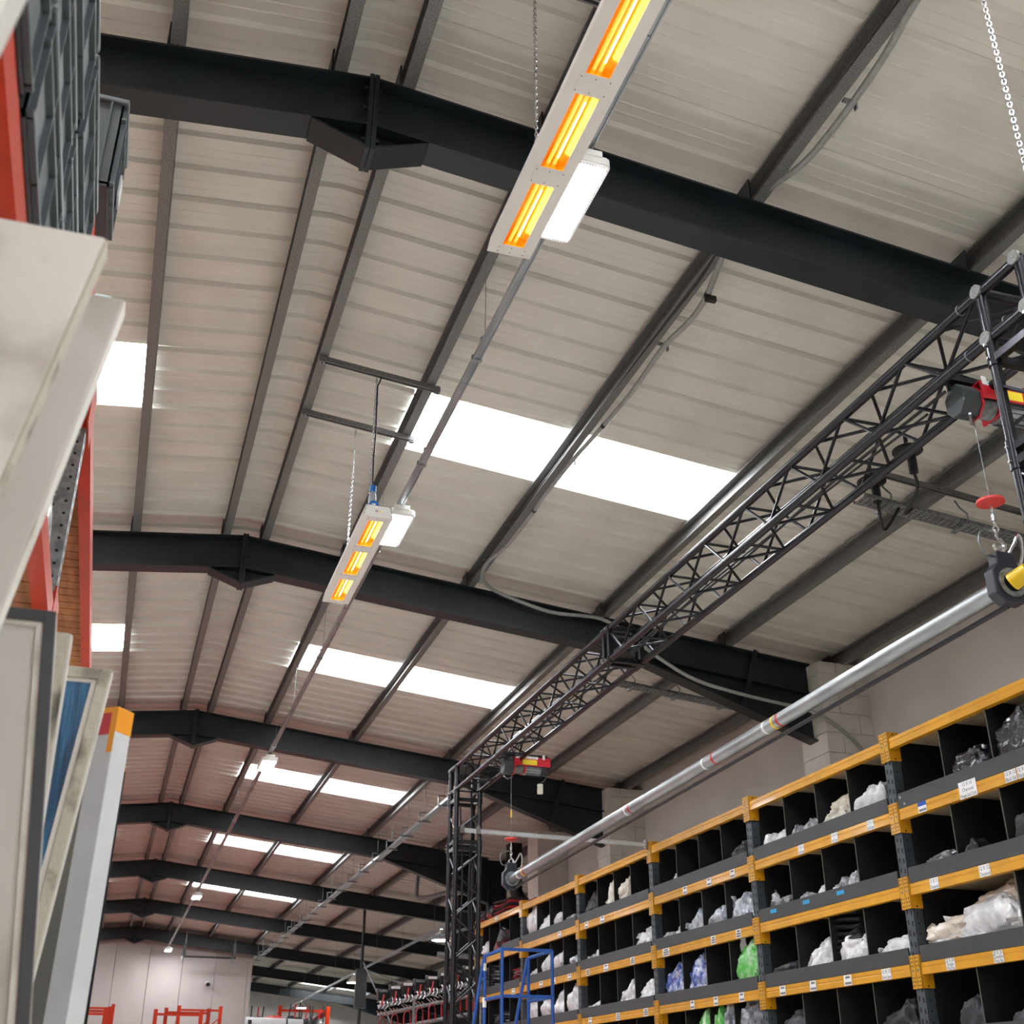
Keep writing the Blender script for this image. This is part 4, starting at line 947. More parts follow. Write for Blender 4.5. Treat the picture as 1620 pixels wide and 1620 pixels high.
# pan head screws on the nearest fascia
t = BAYS['A']
for yy, zz in ((7.735, 2.085), (7.69, 2.03)):
    part(MB().cyl((XR-0.012, yy, zz), (XR-0.0085, yy, zz), 0.011, n=12).box(XR-0.0128, XR-0.0118, yy-0.007, yy+0.007, zz-0.001, zz+0.001), 'fascia_screw', 'galv_light', t)
def ybay(y):
    return 'ABCDEF'[max(0, min(5, int((y-(R0-RB))/RB)))]
LABELS = [(1,7.485,.10,'B',''),(1,6.946,.19,'T','12 X 10|Charcoal|Vintage Gold Cloth'),(1,6.496,.115,'','12 X 12|Black Silk'),(1,6.37,.115,'','12 X 12|Black Silk'),
(1,9.236,.1,'','3 X 3|Gold Lame'),(1,8.695,.1,'','9 X 9|Gold Lame'),(1,8.167,.1,'','12 X 12|Gold Lame'),(1,11.582,.1,'',''),(1,11.025,.1,'',''),(1,10.523,.1,'',''),(1,14.427,.11,'',''),(1,13.897,.13,'',''),(1,15.419,.11,'',''),
(2,7.481,.1,'','3 X 3|Chequered'),(2,6.918,.115,'','12 X 12|Chequered'),(2,12.129,.16,'','---'),(2,11.02,.1,'','---'),(2,10.496,.1,'','---'),(2,14.427,.1,'','---'),(2,13.828,.14,'',''),(2,13.031,.12,'','---'),(2,16.71,.13,'',''),(2,16.174,.13,'',''),(2,15.667,.13,'',''),(2,15.071,.13,'',''),(2,17.395,.13,'',''),
(3,7.438,.1,'','20 X 20|Single|White Net'),(3,6.928,.1,'','20 X 20|Double|White Net'),(3,9.777,.1,'',''),(3,9.274,.1,'',''),(3,8.747,.11,'',''),(3,8.216,.12,'','12 X 12|Silver Lame'),(3,11.574,.09,'',''),(3,11.059,.09,'',''),(3,10.533,.1,'',''),(3,14.386,.11,'',''),(3,13.514,.11,'','---'),(3,12.729,.12,'','---'),(0,18.253,.13,'','')]
for l, yy, wd, fl_, tx in LABELS:
    zc = LV[l]-0.098; hh = 0.078
    if fl_ == 'T': hh = 0.118; zc = LV[l]-0.085
    bt = BAYS[ybay(yy)]
    xx = XR-0.0095
    if fl_ == 'T': xx = XR-0.0105
    pl = part(MB().box(xx-0.0008, xx, yy-wd/2, yy+wd/2, zc-hh/2, zc+hh/2), 'shelf_label', 'paper', bt)
    if fl_ == 'B': part(MB().box(xx-0.0014, xx-0.0008, yy-wd/2, yy+wd/2, zc+0.008, zc+hh/2), 'blue_band', 'label_blue', pl)
    lines = tx.split('|')
    if tx.strip('-') == '':
        mb = MB(); n = 3 if tx else 2
        for q in range(n):
            z_ = zc+hh*(0.28-0.56*q/(n-1)); w_ = wd*(0.42 if q else 0.3)
            nseg = 5
            for g in range(nseg):
                y_ = yy-w_+2*w_*g/nseg
                mb.box(xx-0.0013, xx-0.0008, y_, y_+2*w_/nseg*0.72, z_-0.008, z_+0.008)
        part(mb, 'print', 'ink', pl, kind='stuff'); continue
    for q, s_ in enumerate(lines):
        if not s_: continue
        z_ = zc+hh*(0.5-(q+0.55)/len(lines))
        lettering(s_, 0.036 if len(lines) == 2 else 0.034, (xx-0.0014, yy, z_), (0,-1,0), (0,0,1), pl, width=wd*0.92)
for yy in (9.81, 9.244, 8.707):
    part(MB().box(XR-0.0102, XR-0.0092, yy-0.055, yy+0.055, LV[2]+0.0, LV[2]+0.032), 'blue_sticker', 'sticker_blue', BAYS['B'])
# ------------------------------------------------------------------ linen bags and bundles
def lump(mb, cx, cy, z0, rx, ry, hz, seed, nu=22, nv=13, amp=0.16, sq=0.62, tilt=0.0):
    sv = Vector((seed*3.17, seed*1.31, seed*2.71)); vs = []
    for j in range(nv+1):
        ph = -math.pi/2+math.pi*j/nv
        for i in range(nu):
            th = 2*math.pi*i/nu
            cph, sph = math.cos(ph), math.sin(ph)
            f = lambda v, e: math.copysign(abs(v)**e, v)
            x = f(cph, sq)*f(math.cos(th), sq); y = f(cph, sq)*f(math.sin(th), sq); z = f(sph, 0.75)
            p = Vector((x, y, z))
            n = noise.noise(p*1.4+sv)*0.6+noise.noise(p*3.1+sv)*0.35-abs(noise.noise(Vector((p.x*2.2, p.y*5.5, p.z*5.5))+sv))*0.65+0.15-abs(noise.noise(p*9+sv))*0.22
            s_ = 1+amp*n*1.6
            z2 = z*s_ if z > 0 else z
            # heaped: lean and taper to one side
            vs.append((cx+x*rx*s_, cy+y*ry*s_*(1-0.25*max(z, 0)), z0+hz*0.5*(1+max(-1, z2))*(1+0.18*noise.noise(Vector((y*1.2, seed, 0))))*(1-tilt*(0.5+0.5*y)**1.3)*(1+tilt*0.12)))
    fs = []
    for j in range(nv):
        for i in range(nu): fs.append((j*nu+i, j*nu+(i+1) % nu, (j+1)*nu+(i+1) % nu, (j+1)*nu+i))
    return mb.add(vs, fs, True)
def flap(mb, p, d1, d2, seed, n=6):
    # crumpled triangular tail of film: thin, with real thickness from two skins
    p, d1, d2 = Vector(p), Vector(d1), Vector(d2); nr = d1.cross(d2).normalized(); vs = []; sv = Vector((seed, seed*2.2, 0))
    for side in (0.0015, -0.0015):
        for i in range(n+1):
            for j in range(n+1):
                u, v = i/n, j/n
                w_ = d2*(v-0.5)*(0.5+0.6*u) + d1*u*(1-0.35*abs(v-0.4))
                vs.append(p+w_+nr*(side+0.5*d2.length*(noise.noise(Vector((u*2.4, v*3.1, seed)))*(0.3+u))))
    m = (n+1)**2; fs = []
    for i in range(n):
        for j in range(n):
            a = i*(n+1)+j; fs.append((a, a+1, a+n+2, a+n+1)); fs.append((m+a, m+a+n+1, m+a+n+2, m+a+1))
    ring = [i*(n+1) for i in range(n+1)]+[n*(n+1)+j for j in range(1, n+1)]+[i*(n+1)+n for i in range(n-1, -1, -1)]+[j for j in range(n-1, 0, -1)]
    for q in range(len(ring)):
        a, b = ring[q], ring[(q+1) % len(ring)]; fs.append((a, m+a, m+b, b))
    return mb.add(vs, fs, True)
ZB = {'upper cream net bag': 0.16, 'largest white net bag': 0.07, 'small cream bag': 0.10, 'beige film bag': 0.10, 'black cloth stuffed': 0.18}
DX = {'largest white net bag': 0.02, 'upper cream net bag': 0.12, 'flat white film parcel lowest': -0.02, 'small cream bag': -0.01, 'black cloth stuffed': 0.16, 'beige film bag': 0.06}
TAIL = {'tall upright film tail': (0.0, -0.05, 0.30), 'raised corner': (0, 0.16, 0.16), 'pointed film tail': (-0.02, 0.2, 0.02), 'plump ivory': (0, 0.18, -0.04), 'long ivory': (-0.02, 0.1, 0.03), 'loose film neck': (-0.02, 0.14, 0.08), 'translucent film bag': (-0.01, 0.1, 0.15), 'right of two royal': (0, -0.10, 0.16), 'tall heap': (0, -0.06, 0.14), 'long white bag rising': (0, -0.05, 0.15), 'pale blue grey': (0, 0.16, 0.0), 'clear bag of silver': (0, 0.12, 0.04), 'low green': (0, 0.14, 0.05), 'tall bright green': (0, 0.07, 0.24), 'left of two royal': (0, 0.16, -0.02), 'pile of white': (0, -0.2, 0.12), 'short white bag': (0, 0.03, 0.12), 'slim roll': (0, 0.1, 0.0), 'large white bag seen': (0, 0.1, 0.16), 'bulky clear': (0, 0.14, 0.02), 'largest white': (-0.02, 0.14, 0.0)}
SPLIT = []
for nm, sh, ya_, yb_, z0, zt, kd, lab in BAGS:
    bd = divs[(nm, sh)]; ov = []; ya_, yb_ = ya_*0.982, yb_*0.982
    for lo, hi in zip(bd[:-1], bd[1:]):
        o_ = min(hi, yb_)-max(lo, ya_)
        if o_ > 0: ov.append((o_, lo+0.016, hi-0.016))
    ov.sort(reverse=True)
    ov = [q for q in ov if q[0] > 0.24] or ov[:1]
    ov.sort(key=lambda q: q[1])
    for q, (o_, lo, hi) in enumerate(ov):
        a_, b_ = max(ya_, lo), min(yb_, hi)
        if b_-a_ < 0.10: c_ = min(max((a_+b_)/2, lo+0.05), hi-0.05); a_, b_ = c_-0.05, c_+0.05
        pre = '' if len(ov) == 1 else ('right hand part of ' if q == 0 else 'left hand part of ' if q == len(ov)-1 else 'middle part of ')
        SPLIT.append((nm, sh, a_, b_, z0, zt, kd, pre+lab, lo, hi))
for n_, (nm, sh, ya_, yb_, z0, zt, kd, lab, lo, hi) in enumerate(SPLIT):
    dz = next((v for k_, v in ZB.items() if k_ in lab), 0.0); dx = next((v for k_, v in DX.items() if k_ in lab), 0.0)
    cy = (ya_+yb_)/2; ry = (yb_-ya_)/2*0.97; rx = min(0.2, max(0.08, ry*0.8)); cx = XR+0.022+rx*1.05+dx
    kd2 = 'film' if kd == 'film' else kd
    t = thing('linen_bag' if kd not in ('black', 'dark') else 'cloth_bundle', lab, 'bag' if kd not in ('black', 'dark') else 'cloth', (cx, cy, z0), 'bags and bundles on the racking')
    part(lump(MB(), cx, cy, z0+dz+0.001, rx, ry, (zt-z0-dz)*1.16, n_+1, nu=40, nv=22, sq=0.42, tilt=0.24, amp=0.26 if kd in ('film', 'clear', 'darkfilm') else 0.2), 'bundle', 'bag_'+kd, t)
    hit = [v for k_, v in TAIL.items() if k_ in lab]
    if hit:
        d = Vector(hit[0]); sgn = 1 if d.y > 0 else -1
        base = Vector((XR+0.10, cy+(ry*0.75*sgn if abs(d.y) >= abs(d.z) else ry*0.25*sgn), z0+dz+(zt-z0-dz)*0.62))
        # keep the tail clear of the dividers
        if base.y+d.y > hi-0.02: d.y = max(0.01, hi-0.02-base.y)
        if base.y+d.y < lo+0.02: d.y = min(-0.01, lo+0.02-base.y)
        sd_ = d.cross(Vector((1,0,0))).normalized()*0.10
        part(flap(MB(), base, d, sd_, n_+0.7), 'film_tail', 'bag_'+('white' if kd == 'white' else 'film' if kd in ('film', 'clear', 'darkfilm', 'blue', 'green', 'bluegrey') else kd), t)
# folded cloth stacks: every folded piece is a layer of its own
def stack(y0, y1, z0, z1, n, m_, label, x0=XR+0.05, dep=0.34, slope=0.0, alt=None):
    t = thing('folded_cloth_stack', label, 'cloth', (x0+dep/2, (y0+y1)/2, z0), 'folded stacks on the racking')
    hh = (z1-z0)/n
    for i in range(n):
        mb = MB(); za = z0+i*hh; r = hh*0.47; nn = 10; vs = []
        yw = (y1-y0)*(0.90+0.1*random.random()); yc = (y0+y1)/2+random.uniform(-0.01, 0.01)
        secs = 9
        for s_ in range(secs):
            u = s_/(secs-1); yy = yc-yw/2+yw*u; sag = 0.012*math.sin(u*math.pi*1.3+i)+slope*(u-0.5)
            for q in range(nn):
                th = 2*math.pi*q/nn
                ex = math.copysign(abs(math.cos(th))**0.35, math.cos(th)); ez = math.sin(th)
                vs.append((x0+dep/2+ex*(dep/2-0.012*math.sin(i*1.7+u*4)), yy, za+hh/2+ez*r+sag))
        fs = [(s_*nn+q, s_*nn+(q+1) % nn, (s_+1)*nn+(q+1) % nn, (s_+1)*nn+q) for s_ in range(secs-1) for q in range(nn)]
        fs += [tuple(range(nn-1, -1, -1)), tuple(range((secs-1)*nn, secs*nn))]
        mb.add(vs, fs, True)
        part(mb, 'folded_cloth', (alt if alt and i % 2 else m_), t)
stack(8.60, 9.05, 1.06, 1.40, 7, 'bag_black', 'stack of folded black cloths above the long white parcel', x0=XR+0.06)
stack(18.55, 19.10, 1.453, 1.87, 14, 'bag_dark', 'tall stack of dark folded cloths left of the blue handrail post', alt='bag_film')
stack(17.15, 17.62, 1.453, 1.74, 9, 'cloth_red', 'small red and grey striped cloth stack beside the fifth upright', alt='bag_film')
stack(17.95, 18.55, 0.902, 1.18, 9, 'bag_dark', 'low stack of dark striped cloths behind the blue handrail foot', alt='bag_film')
stack(17.2, 17.9, 2.559, 2.72, 5, 'cloth_red', 'flat dark red folded cloths on top of the rack beside the pier', x0=XR+0.25, dep=0.5)
stack(17.80, 18.60, 2.559, 2.80, 5, 'bag_black', 'black folded garments on top of the rack beside red ones', x0=XR+0.05, alt='cloth_red')
for i, (ya_, yb_, z0, zt, m_, lab, dxx) in enumerate([(18.45, 19.0, 2.559, 2.74, 'cloth_red', 'crumpled bright red garments on top of the farthest rack bay', 0.0), (18.95, 19.25, 2.559, 2.66, 'cloth_red', 'small red and white garment heap at the rack end', -0.02),
        (17.75, 18.45, 2.005, 2.32, 'cloth_red', 'red and grey garments spilling off the farthest top shelf', -0.03), (18.75, 19.2, 2.005, 2.2, 'bag_black', 'black and white garment heap on the farthest top shelf', 0.0)]):
    t = thing('garment_heap', lab, 'garments', (XR+0.2, (ya_+yb_)/2, z0), 'garments on the racking')
    part(lump(MB(), XR+0.2+dxx, (ya_+yb_)/2, z0+0.001, 0.18, (yb_-ya_)/2*0.85, zt-z0, 40+i, amp=0.34), 'heap', m_, t)
    part(lump(MB(), XR+0.12+dxx, (ya_+yb_)/2-0.05, z0+0.03, 0.12, (yb_-ya_)/2*0.5, (zt-z0)*1.0, 50+i, amp=0.4), 'dark_sleeve', 'bag_dark' if i != 3 else 'bag_white', t)

# ------------------------------------------------------------------ blue platform steps in front of the racking
t = thing('platform_steps', 'blue tubular handrails of mobile platform steps before the racking', 'steps', (3.95, 12.2, -H))
bx = [(3.74, 11.95), (4.27, 11.95), (4.10, 12.20), (3.62, 12.15)]
ZT = 1.36
def rail(pts, nm='rail'): part(MB().tube(pts, 0.0165, 10), nm, 'blue_rail', t)
for (x_, y_), zt in zip(bx, (ZT, ZT, 1.31, 1.31)): rail([(x_, y_, -H+0.02), (x_, y_, zt)], 'post')
rail([(3.74, 11.95, ZT), (4.27, 11.95, ZT)]); rail([(4.27, 11.95, ZT), (4.10, 12.20, 1.31)]); rail([(3.74, 11.95, ZT), (3.62, 12.15, 1.31)])
rail([(3.74, 11.95, 0.925), (4.27, 11.95, 0.925)]); rail([(4.27, 11.95, 0.925), (4.10, 12.20, 0.90)]); rail([(3.74, 11.95, 0.925), (3.62, 12.15, 0.90)])
rail([(4.09, 12.20, 1.30), (3.93, 12.32, 0.35)], 'slanted_rail'); rail([(3.61, 12.15, 1.30), (3.50, 12.22, 0.5)], 'slanted_rail')
part(MB().cyl((3.62, 12.15, 0.83), (3.62, 12.15, 0.92), 0.021, n=12), 'white_tape', 'paper', t)
part(MB().cyl((3.62, 12.15, 1.17), (3.62, 12.15, 1.24), 0.018, n=12), 'cream_tape', 'cream_plastic', t)
part(MB().box(3.62, 4.27, 11.95, 12.2, 0.18, 0.21), 'platform', 'galv', t)
# ------------------------------------------------------------------ equipment rail of chrome clamps and black heads left of the tower
t0 = thing('display_rail', 'long grey double rail carrying the row of black heads beside the tower', 'rail', (4.7, 20.0, -H))
part(MB().cyl((4.22, 20.1, 1.34), (5.7, 19.2, 1.72), 0.035, n=12), 'rail', 'galv', t0)
part(MB().cyl((4.22, 20.1, 1.22), (5.7, 19.2, 1.52), 0.03, n=12), 'rail', 'galv', t0)
part(MB().cyl((4.55, 19.9, 1.05), (5.7, 19.2, 1.25), 0.03, n=12), 'rail', 'galv', t0)
for f in (0.35, 0.98): part(MB().cyl((4.22+1.48*f, 20.1-0.9*f, -H), (4.22+1.48*f, 20.1-0.9*f, 1.35+0.38*f), 0.035, n=12), 'stand', 'galv', t0)
ORD = ['leftmost', 'second', 'third', 'fourth', 'fifth', 'sixth', 'seventh', 'eighth']
for i in range(8):
    f = 0.03+i*0.118; x_ = 4.22+1.48*f; y_ = 20.1-0.9*f; z_ = 1.36+0.38*f
    t = thing('stage_lamp', '%s black lamp head from the left on the chrome row' % ORD[i], 'lamp head', (x_, y_, z_), 'black lamp heads in a row')
    part(MB().prism([(x_-0.075, y_-0.09, z_+0.06), (x_+0.075, y_-0.09, z_+0.06), (x_+0.09, y_-0.09, z_+0.22), (x_-0.085, y_-0.09, z_+0.24)], (0, 0.16, 0.01)), 'head', 'black_plastic', t, bevel=0.012)
    part(MB().box(x_-0.07, x_+0.075, y_-0.096, y_-0.091, z_+0.185, z_+0.225), 'name_strip', 'paper' if i % 3 != 0 else 'galv', t)
    part(MB().tube(smooth([(x_-0.03, y_-0.11, z_-0.02), (x_-0.005, y_-0.12, z_+0.06), (x_+0.01, y_-0.11, z_+0.15)]), 0.012, 6), 'red_strap', 'red_paint', t)
    cm = MB()
    for q in range(3):
        a = -0.07+0.06*q
        cm.tube([(x_+a, y_-0.1, z_-0.06), (x_+a+0.035, y_-0.11, z_-0.01), (x_+a+0.02, y_-0.10, z_+0.05), (x_+a-0.02, y_-0.09, z_+0.03)], 0.009, 6)
        cm.cyl((x_+a-0.03, y_-0.13, z_-0.10), (x_+a+0.04, y_-0.12, z_-0.15), 0.008, n=6)
    part(cm, 'chrome_clamps', 'chrome', t, kind='stuff')
    part(MB().tube(smooth([(x_-0.05, y_-0.12, z_-0.42), (x_-0.05, y_-0.12, z_-0.25), (x_-0.0, y_-0.12, z_-0.19), (x_+0.05, y_-0.12, z_-0.25), (x_+0.05, y_-0.12, z_-0.42)]), 0.010, 6), 'red_hoop', 'red_paint', t)
    part(MB().tube([(x_+0.05*math.cos(a), y_-0.13, z_-0.27+0.07*math.sin(a)) for a in [q*math.pi/5 for q in range(10)]], 0.005, 5, closed=True), 'wire_loop', 'cable', t)
# dark shafts, ducts and bracing in the wide part beyond the wall
t = thing('duct_work', 'black duct and pipe work in the dark corner behind the tower', 'duct', (7.3, 21.3, -H))
part(MB().box(6.72, 6.95, 21.0, 21.25, 3.55, rt(6.8)), 'shaft', 'black_plastic', t, bevel=0.01)
part(MB().tube(smooth([(6.85, 21.1, 3.7), (6.9, 21.1, 3.3), (7.3, 21.2, 3.1), (8.4, 21.6, 3.0)]), 0.12, 12), 'pipe', 'black_plastic', t)
part(MB().box(6.2, 9.0, 22.9, 23.0, -H, 3.25), 'screen_panel', 'dark_clad', t)
part(MB().bar((5.3, 21.4, 2.55), (7.2, 21.0, 3.05), 0.06, 0.05), 'rail', 'galv', t)
part(MB().tube(smooth([(5.6, 21.8, 2.35), (6.3, 21.6, 2.3), (6.55, 21.6, 2.2), (6.6, 21.6, 1.7)]), 0.05, 10), 'bent_pipe', 'galv', t)
t = thing('extract_arm', 'grey bent pipe with black box under the roof beyond the tower', 'pipe', (6.3, 24.5, 3.5))
part(MB().tube(smooth([(5.95, 24.8, rt(5.95)+0.1), (5.9, 24.8, 4.0), (5.95, 24.75, 3.75), (6.4, 24.2, 3.8), (7.3, 23.1, 3.95)]), 0.045, 10), 'pipe', 'galv', t)
part(MB().box(6.7, 7.4, 24.4, 24.7, 3.5, 3.8), 'box', 'black_plastic', t)
t = thing('post_brace', 'thin black post with white stays rising behind the lamp row', 'post', (5.65, 29.0, -H))
part(MB().cyl((5.65, 29.0, -H), (5.65, 29.0, rt(5.65)), 0.035, n=10), 'post', 'black_plastic', t)
part(MB().box(5.52, 5.78, 28.95, 29.05, 1.9, 2.75), 'cabinet', 'black_plastic', t)
part(MB().cyl((5.68, 29.0, 2.9), (6.3, 28.6, 1.6), 0.02, n=8), 'stay', 'galv_light', t)
part(MB().cyl((5.68, 29.0, 2.75), (7.6, 29.3, 2.2), 0.02, n=8), 'stay', 'galv_light', t)
# ------------------------------------------------------------------ orange pallet racks at the far end
def pallet_frame(x0, x1, y, zt, label, diag=True):
    t = thing('orange_rack_frame', label, 'rack', ((x0+x1)/2, y, -H), 'orange rack frames at the far end')
    for x_ in (x0, x1): part(MB().box(x_-0.05, x_+0.05, y-0.045, y+0.045, -H, zt), 'upright', 'orange', t)
    z = zt-0.12
    while z > 0.6: part(MB().box(x0+0.05, x1-0.05, y-0.02, y+0.02, z-0.03, z+0.03), 'rung', 'orange', t); z -= 1.25
    if diag: part(MB().bar((x1-0.05, y, zt-0.36), (x0+0.05, y, zt-1.34), 0.035, 0.035), 'diagonal', 'orange', t)
    return t
for i, (y_, lab) in enumerate(((34.0, 'nearest of the orange rack frames right of centre at the far end'), (36.4, 'second orange rack frame at the far end'), (39.6, 'third orange rack frame, widest over the others'))):
    f = y_/38.0
    zt = (2.10, 2.29, 2.56)[i]; 
    x0 = (1.35, 1.72, 2.24)[i]; pallet_frame(x0, x0+1.14 if i < 2 else 3.46, y_, zt, lab)
for i, (y_, zt, x1, lab) in enumerate(((34.0, 2.08, 0.12, 'nearest of the orange rack frames by the black strip'), (36.4, 2.29, 0.22, 'middle of the orange rack frames by the black strip'), (39.6, 2.56, 0.34, 'tallest of the orange rack frames by the black strip'))):
    pallet_frame(x1-1.15, x1, y_, zt, lab, False)
t = pallet_frame(4.66, 5.98, 35.2, 2.33, 'orange rack with black and red gear before the far wall', False)
part(MB().bar((5.3, 35.6, 1.75), (6.0, 35.3, 2.2), 0.04, 0.12), 'beam', 'orange', t)
random.seed(3)
for i, (x_, z_, m_, lab) in enumerate(((4.05, 1.96, 'bag_dark', 'dark gear pieces left of the red cover on the far rack'), (5.05, 2.0, 'bag_black', 'black gear in the middle of the far orange rack'), (5.38, 1.95, 'bag_dark', 'black and red gear right of middle on the far orange rack'), (5.68, 1.93, 'bag_black', 'black cases at the right end of the far orange rack'))):
    t = thing('gear_bundle', lab, 'gear', (x_, 35.2, 1.6), 'gear on the far rack')
    part(lump(MB(), x_, 35.2, 1.62, 0.2, 0.2, z_-1.55, 70+i, amp=0.3), 'bundle', m_, t)
    for q in range(3):
        a = x_-0.15+0.15*q+random.uniform(-0.03, 0.03); part(MB().cyl((a, 35.1, z_-0.1), (a+random.uniform(-0.06, 0.06), 35.1, z_+0.30+0.12*random.random()), 0.018, n=8), 'handle', 'cable' if q != 1 else 'red_paint', t)
t = thing('red_cover', 'rounded pink red cover heap on the far rack', 'cover', (4.55, 35.0, 1.6))
part(lump(MB(), 4.50, 35.0, 1.62, 0.3, 0.42, 0.44, 91, amp=0.08), 'cover', 'red_soft', t)
t = thing('white_roll', 'large white roll lying on the far rack with a black strap', 'roll', (3.85, 30.0, 1.45))
part(MB().cyl((3.2, 30.0, 1.58), (4.52, 30.0, 1.55), 0.15, n=24), 'roll', 'post_white', t)
part(MB().cyl((4.12, 30.0, 1.562), (4.16, 30.0, 1.561), 0.153, n=24), 'strap', 'cable', t)
part(MB().box(3.25, 3.33, 29.83, 29.86, 1.4, 1.66), 'end_strap', 'cable', t)
part(MB().box(3.3, 4.4, 29.8, 30.2, -H, 1.42), 'stand', 'dark_clad', t)
# ------------------------------------------------------------------ hanging black bar and camera by the end wall
t = thing('hanging_bar', 'black bar hung on two poles in front of the end wall', 'bar', (3.0, 40.1, 3.95))
part(MB().cyl((2.22, 40.1, 4.0), (3.80, 40.1, 4.0), 0.03, n=10), 'bar', 'cable', t)
for x_ in (2.22, 3.74):
    part(MB().cyl((x_, 40.1, 4.05), (x_+0.02, 40.1, rt(x_)), 0.022, n=8), 'pole', 'galv', t)
    part(MB().box(x_-0.04, x_+0.05, 40.05, 40.15, 4.02, 4.4), 'motor', 'black_plastic', t)
    part(MB().lathe([(0.0, -0.16), (0.03, -0.12), (0.035, 0.0), (0.0, 0.02)], (x_-0.04, 40.1, 3.99), n=10), 'bulb', 'galv_light', t)
t = thing('wall_camera', 'small black security camera on the end wall', 'camera', (3.07, 40.9, 3.29))
part(MB().cyl((3.07, YE, 3.31), (3.07, YE-0.12, 3.31), 0.06, n=14), 'mount', 'white_paint', t)
part(MB().cyl((3.08, YE-0.06, 3.29), (3.10, YE-0.28, 3.26), 0.055, n=14), 'body', 'black_plastic', t)
# ------------------------------------------------------------------ left racking: orange beams, galvanised uprights, decking, crates
LX = -0.35
t = thing('left_rack', 'orange and galvanised pallet racking close on the left', 'rack', (LX-0.5, 4.0, -H))
for z_, ya_, yb_ in ((2.35, 0.4, 4.16), (2.35, 4.28, 9.6), (1.46, 0.4, 4.16), (1.46, 4.28, 6.4)):
    prof = [(LX, z_-0.0), (LX, z_+0.085), (LX-0.02, z_+0.085), (LX-0.02, z_+0.065), (LX-0.05, z_+0.065), (LX-0.05, z_)]
    part(MB().loft([(a, ya_, b) for a, b in prof], [(a, yb_, b) for a, b in prof]), 'beam', 'orange', t)
    part(MB().box(LX-1.0, LX-0.95, ya_, yb_, z_, z_+0.085), 'beam', 'orange', t)
for yu in (4.22,):
    for xo in (0.0, -0.92):
        part(MB().box(LX-0.09+xo, LX-0.006+xo, yu-0.045, yu+0.045, -H, 2.9), 'upright', 'galv', t)
    hm = MB(); z = 0.2
    while z < 2.85:
        hm.cyl((LX-0.07, yu-0.046, z), (LX-0.07, yu-0.0455, z), 0.006, n=8); hm.cyl((LX-0.028, yu-0.046, z+0.02), (LX-0.028, yu-0.0455, z+0.02), 0.006, n=8)
        hm.box(LX-0.0062, LX-0.0052, yu-0.008, yu+0.008, z-0.012, z+0.012); z += 0.05
    part(hm, 'holes', 'slot_black', t, kind='stuff')
    for z_ in (2.35, 1.46):
        part(MB().box(LX-0.004, LX+0.003, yu-0.11, yu-0.002, z_-0.07, z_+0.15).box(LX-0.09, LX+0.003, yu-0.055, yu-0.048, z_-0.07, z_+0.15), 'connector', 'orange', t)
        part(MB().box(LX-0.004, LX+0.003, yu+0.002, yu+0.11, z_-0.07, z_+0.15), 'connector', 'orange', t)
n_ = 0; yy = 0.5
while yy < 9.5:
    part(MB().box(LX-1.0, LX-0.022, yy, yy+0.088, 2.417, 2.437), 'deck_board', 'ply', t); yy += 0.1
yy = 0.5
while yy < 6.3:
    part(MB().box(LX-1.0, LX-0.022, yy, yy+0.088, 1.527, 1.547), 'deck_board', 'ply', t); yy += 0.1
# plastic crates on the lower shelf: end walls with rims, ribs and handle recess
def crate(y0, z0, label, w_=0.40, h_=0.262, x1=LX+0.0, dep=0.6, m_='dark_plastic'):
    y1, z1, x0 = y0+w_, z0+h_, x1-dep
    t = thing('plastic_crate', label, 'crate', (x1-dep/2, (y0+y1)/2, z0), 'grey crates on the left racking')
    part(MB().box(x0+0.01, x1-0.015, y0+0.012, y1-0.012, z0, z0+0.02), 'base', m_, t, bevel=0.005)
    for yy in (y0+0.012, y1-0.018): part(MB().box(x0+0.01, x1-0.015, yy, yy+0.006, z0, z1), 'side_wall', m_, t)
    part(MB().box(x0+0.01, x0+0.016, y0+0.012, y1-0.012, z0, z1), 'end_wall', m_, t)
    ew = part(MB().box(x1-0.021, x1-0.015, y0+0.012, y1-0.012, z0, z1), 'end_wall', 'grey_plastic', t)
    for z_ in (z0+0.012, z1-0.075):
        part(MB().box(x1-0.018, x1-0.001, y0+0.012, y1-0.012, z_, z_+0.009), 'rim', 'grey_plastic', ew, bevel=0.002)
    part(MB().box(x0, x1, y0, y1, z1-0.018, z1).box(x0+0.02, x1-0.02, y0+0.02, y1-0.02, z1-0.0185, z1+0.0005), 'lip', 'grey_plastic', t, bevel=0.004)
    for q in range(4):
        yy = y0+0.03+(w_-0.06)*q/3
        part(MB().box(x1-0.018, x1-0.002, yy-0.003, yy+0.003, z0+0.012, z1-0.018), 'rib', 'grey_plastic', ew)
    part(MB().box(x1-0.014, x1-0.010, y0+w_*0.32, y0+w_*0.68, z1-0.066, z1-0.022), 'handle_recess', 'black_plastic', ew, bevel=0.003)
    for q in range(6):
        xx = x0+0.05+(dep-0.1)*q/5
        part(MB().box(xx-0.003, xx+0.003, y0+0.002, y0+0.014, z0+0.01, z1-0.018), 'rib', m_, t)
    return t
CN = ['lowest', 'middle', 'top']; k_ = 0
for i, y_ in enumerate((1.10, 1.72, 2.34)):
    for j in range(3):
        crate(y_, 1.548+0.263*j, '%s dark grey crate of the %s stack on the left racking' % (CN[j], ['nearest', 'second', 'third'][i]), w_=0.60, x1=LX+(0.022 if j != 1 else 0.010))
crate(2.94, 2.438, 'dark grey crate with white tag standing out beside the stacks', x1=LX+0.05, w_=0.30, h_=0.34)
part(MB().box(LX+0.052, LX+0.058, 3.06, 3.13, 2.50, 2.58), 'tag_card', 'post_white', None, 'white tag hanging on the outstanding grey crate', 'tag')
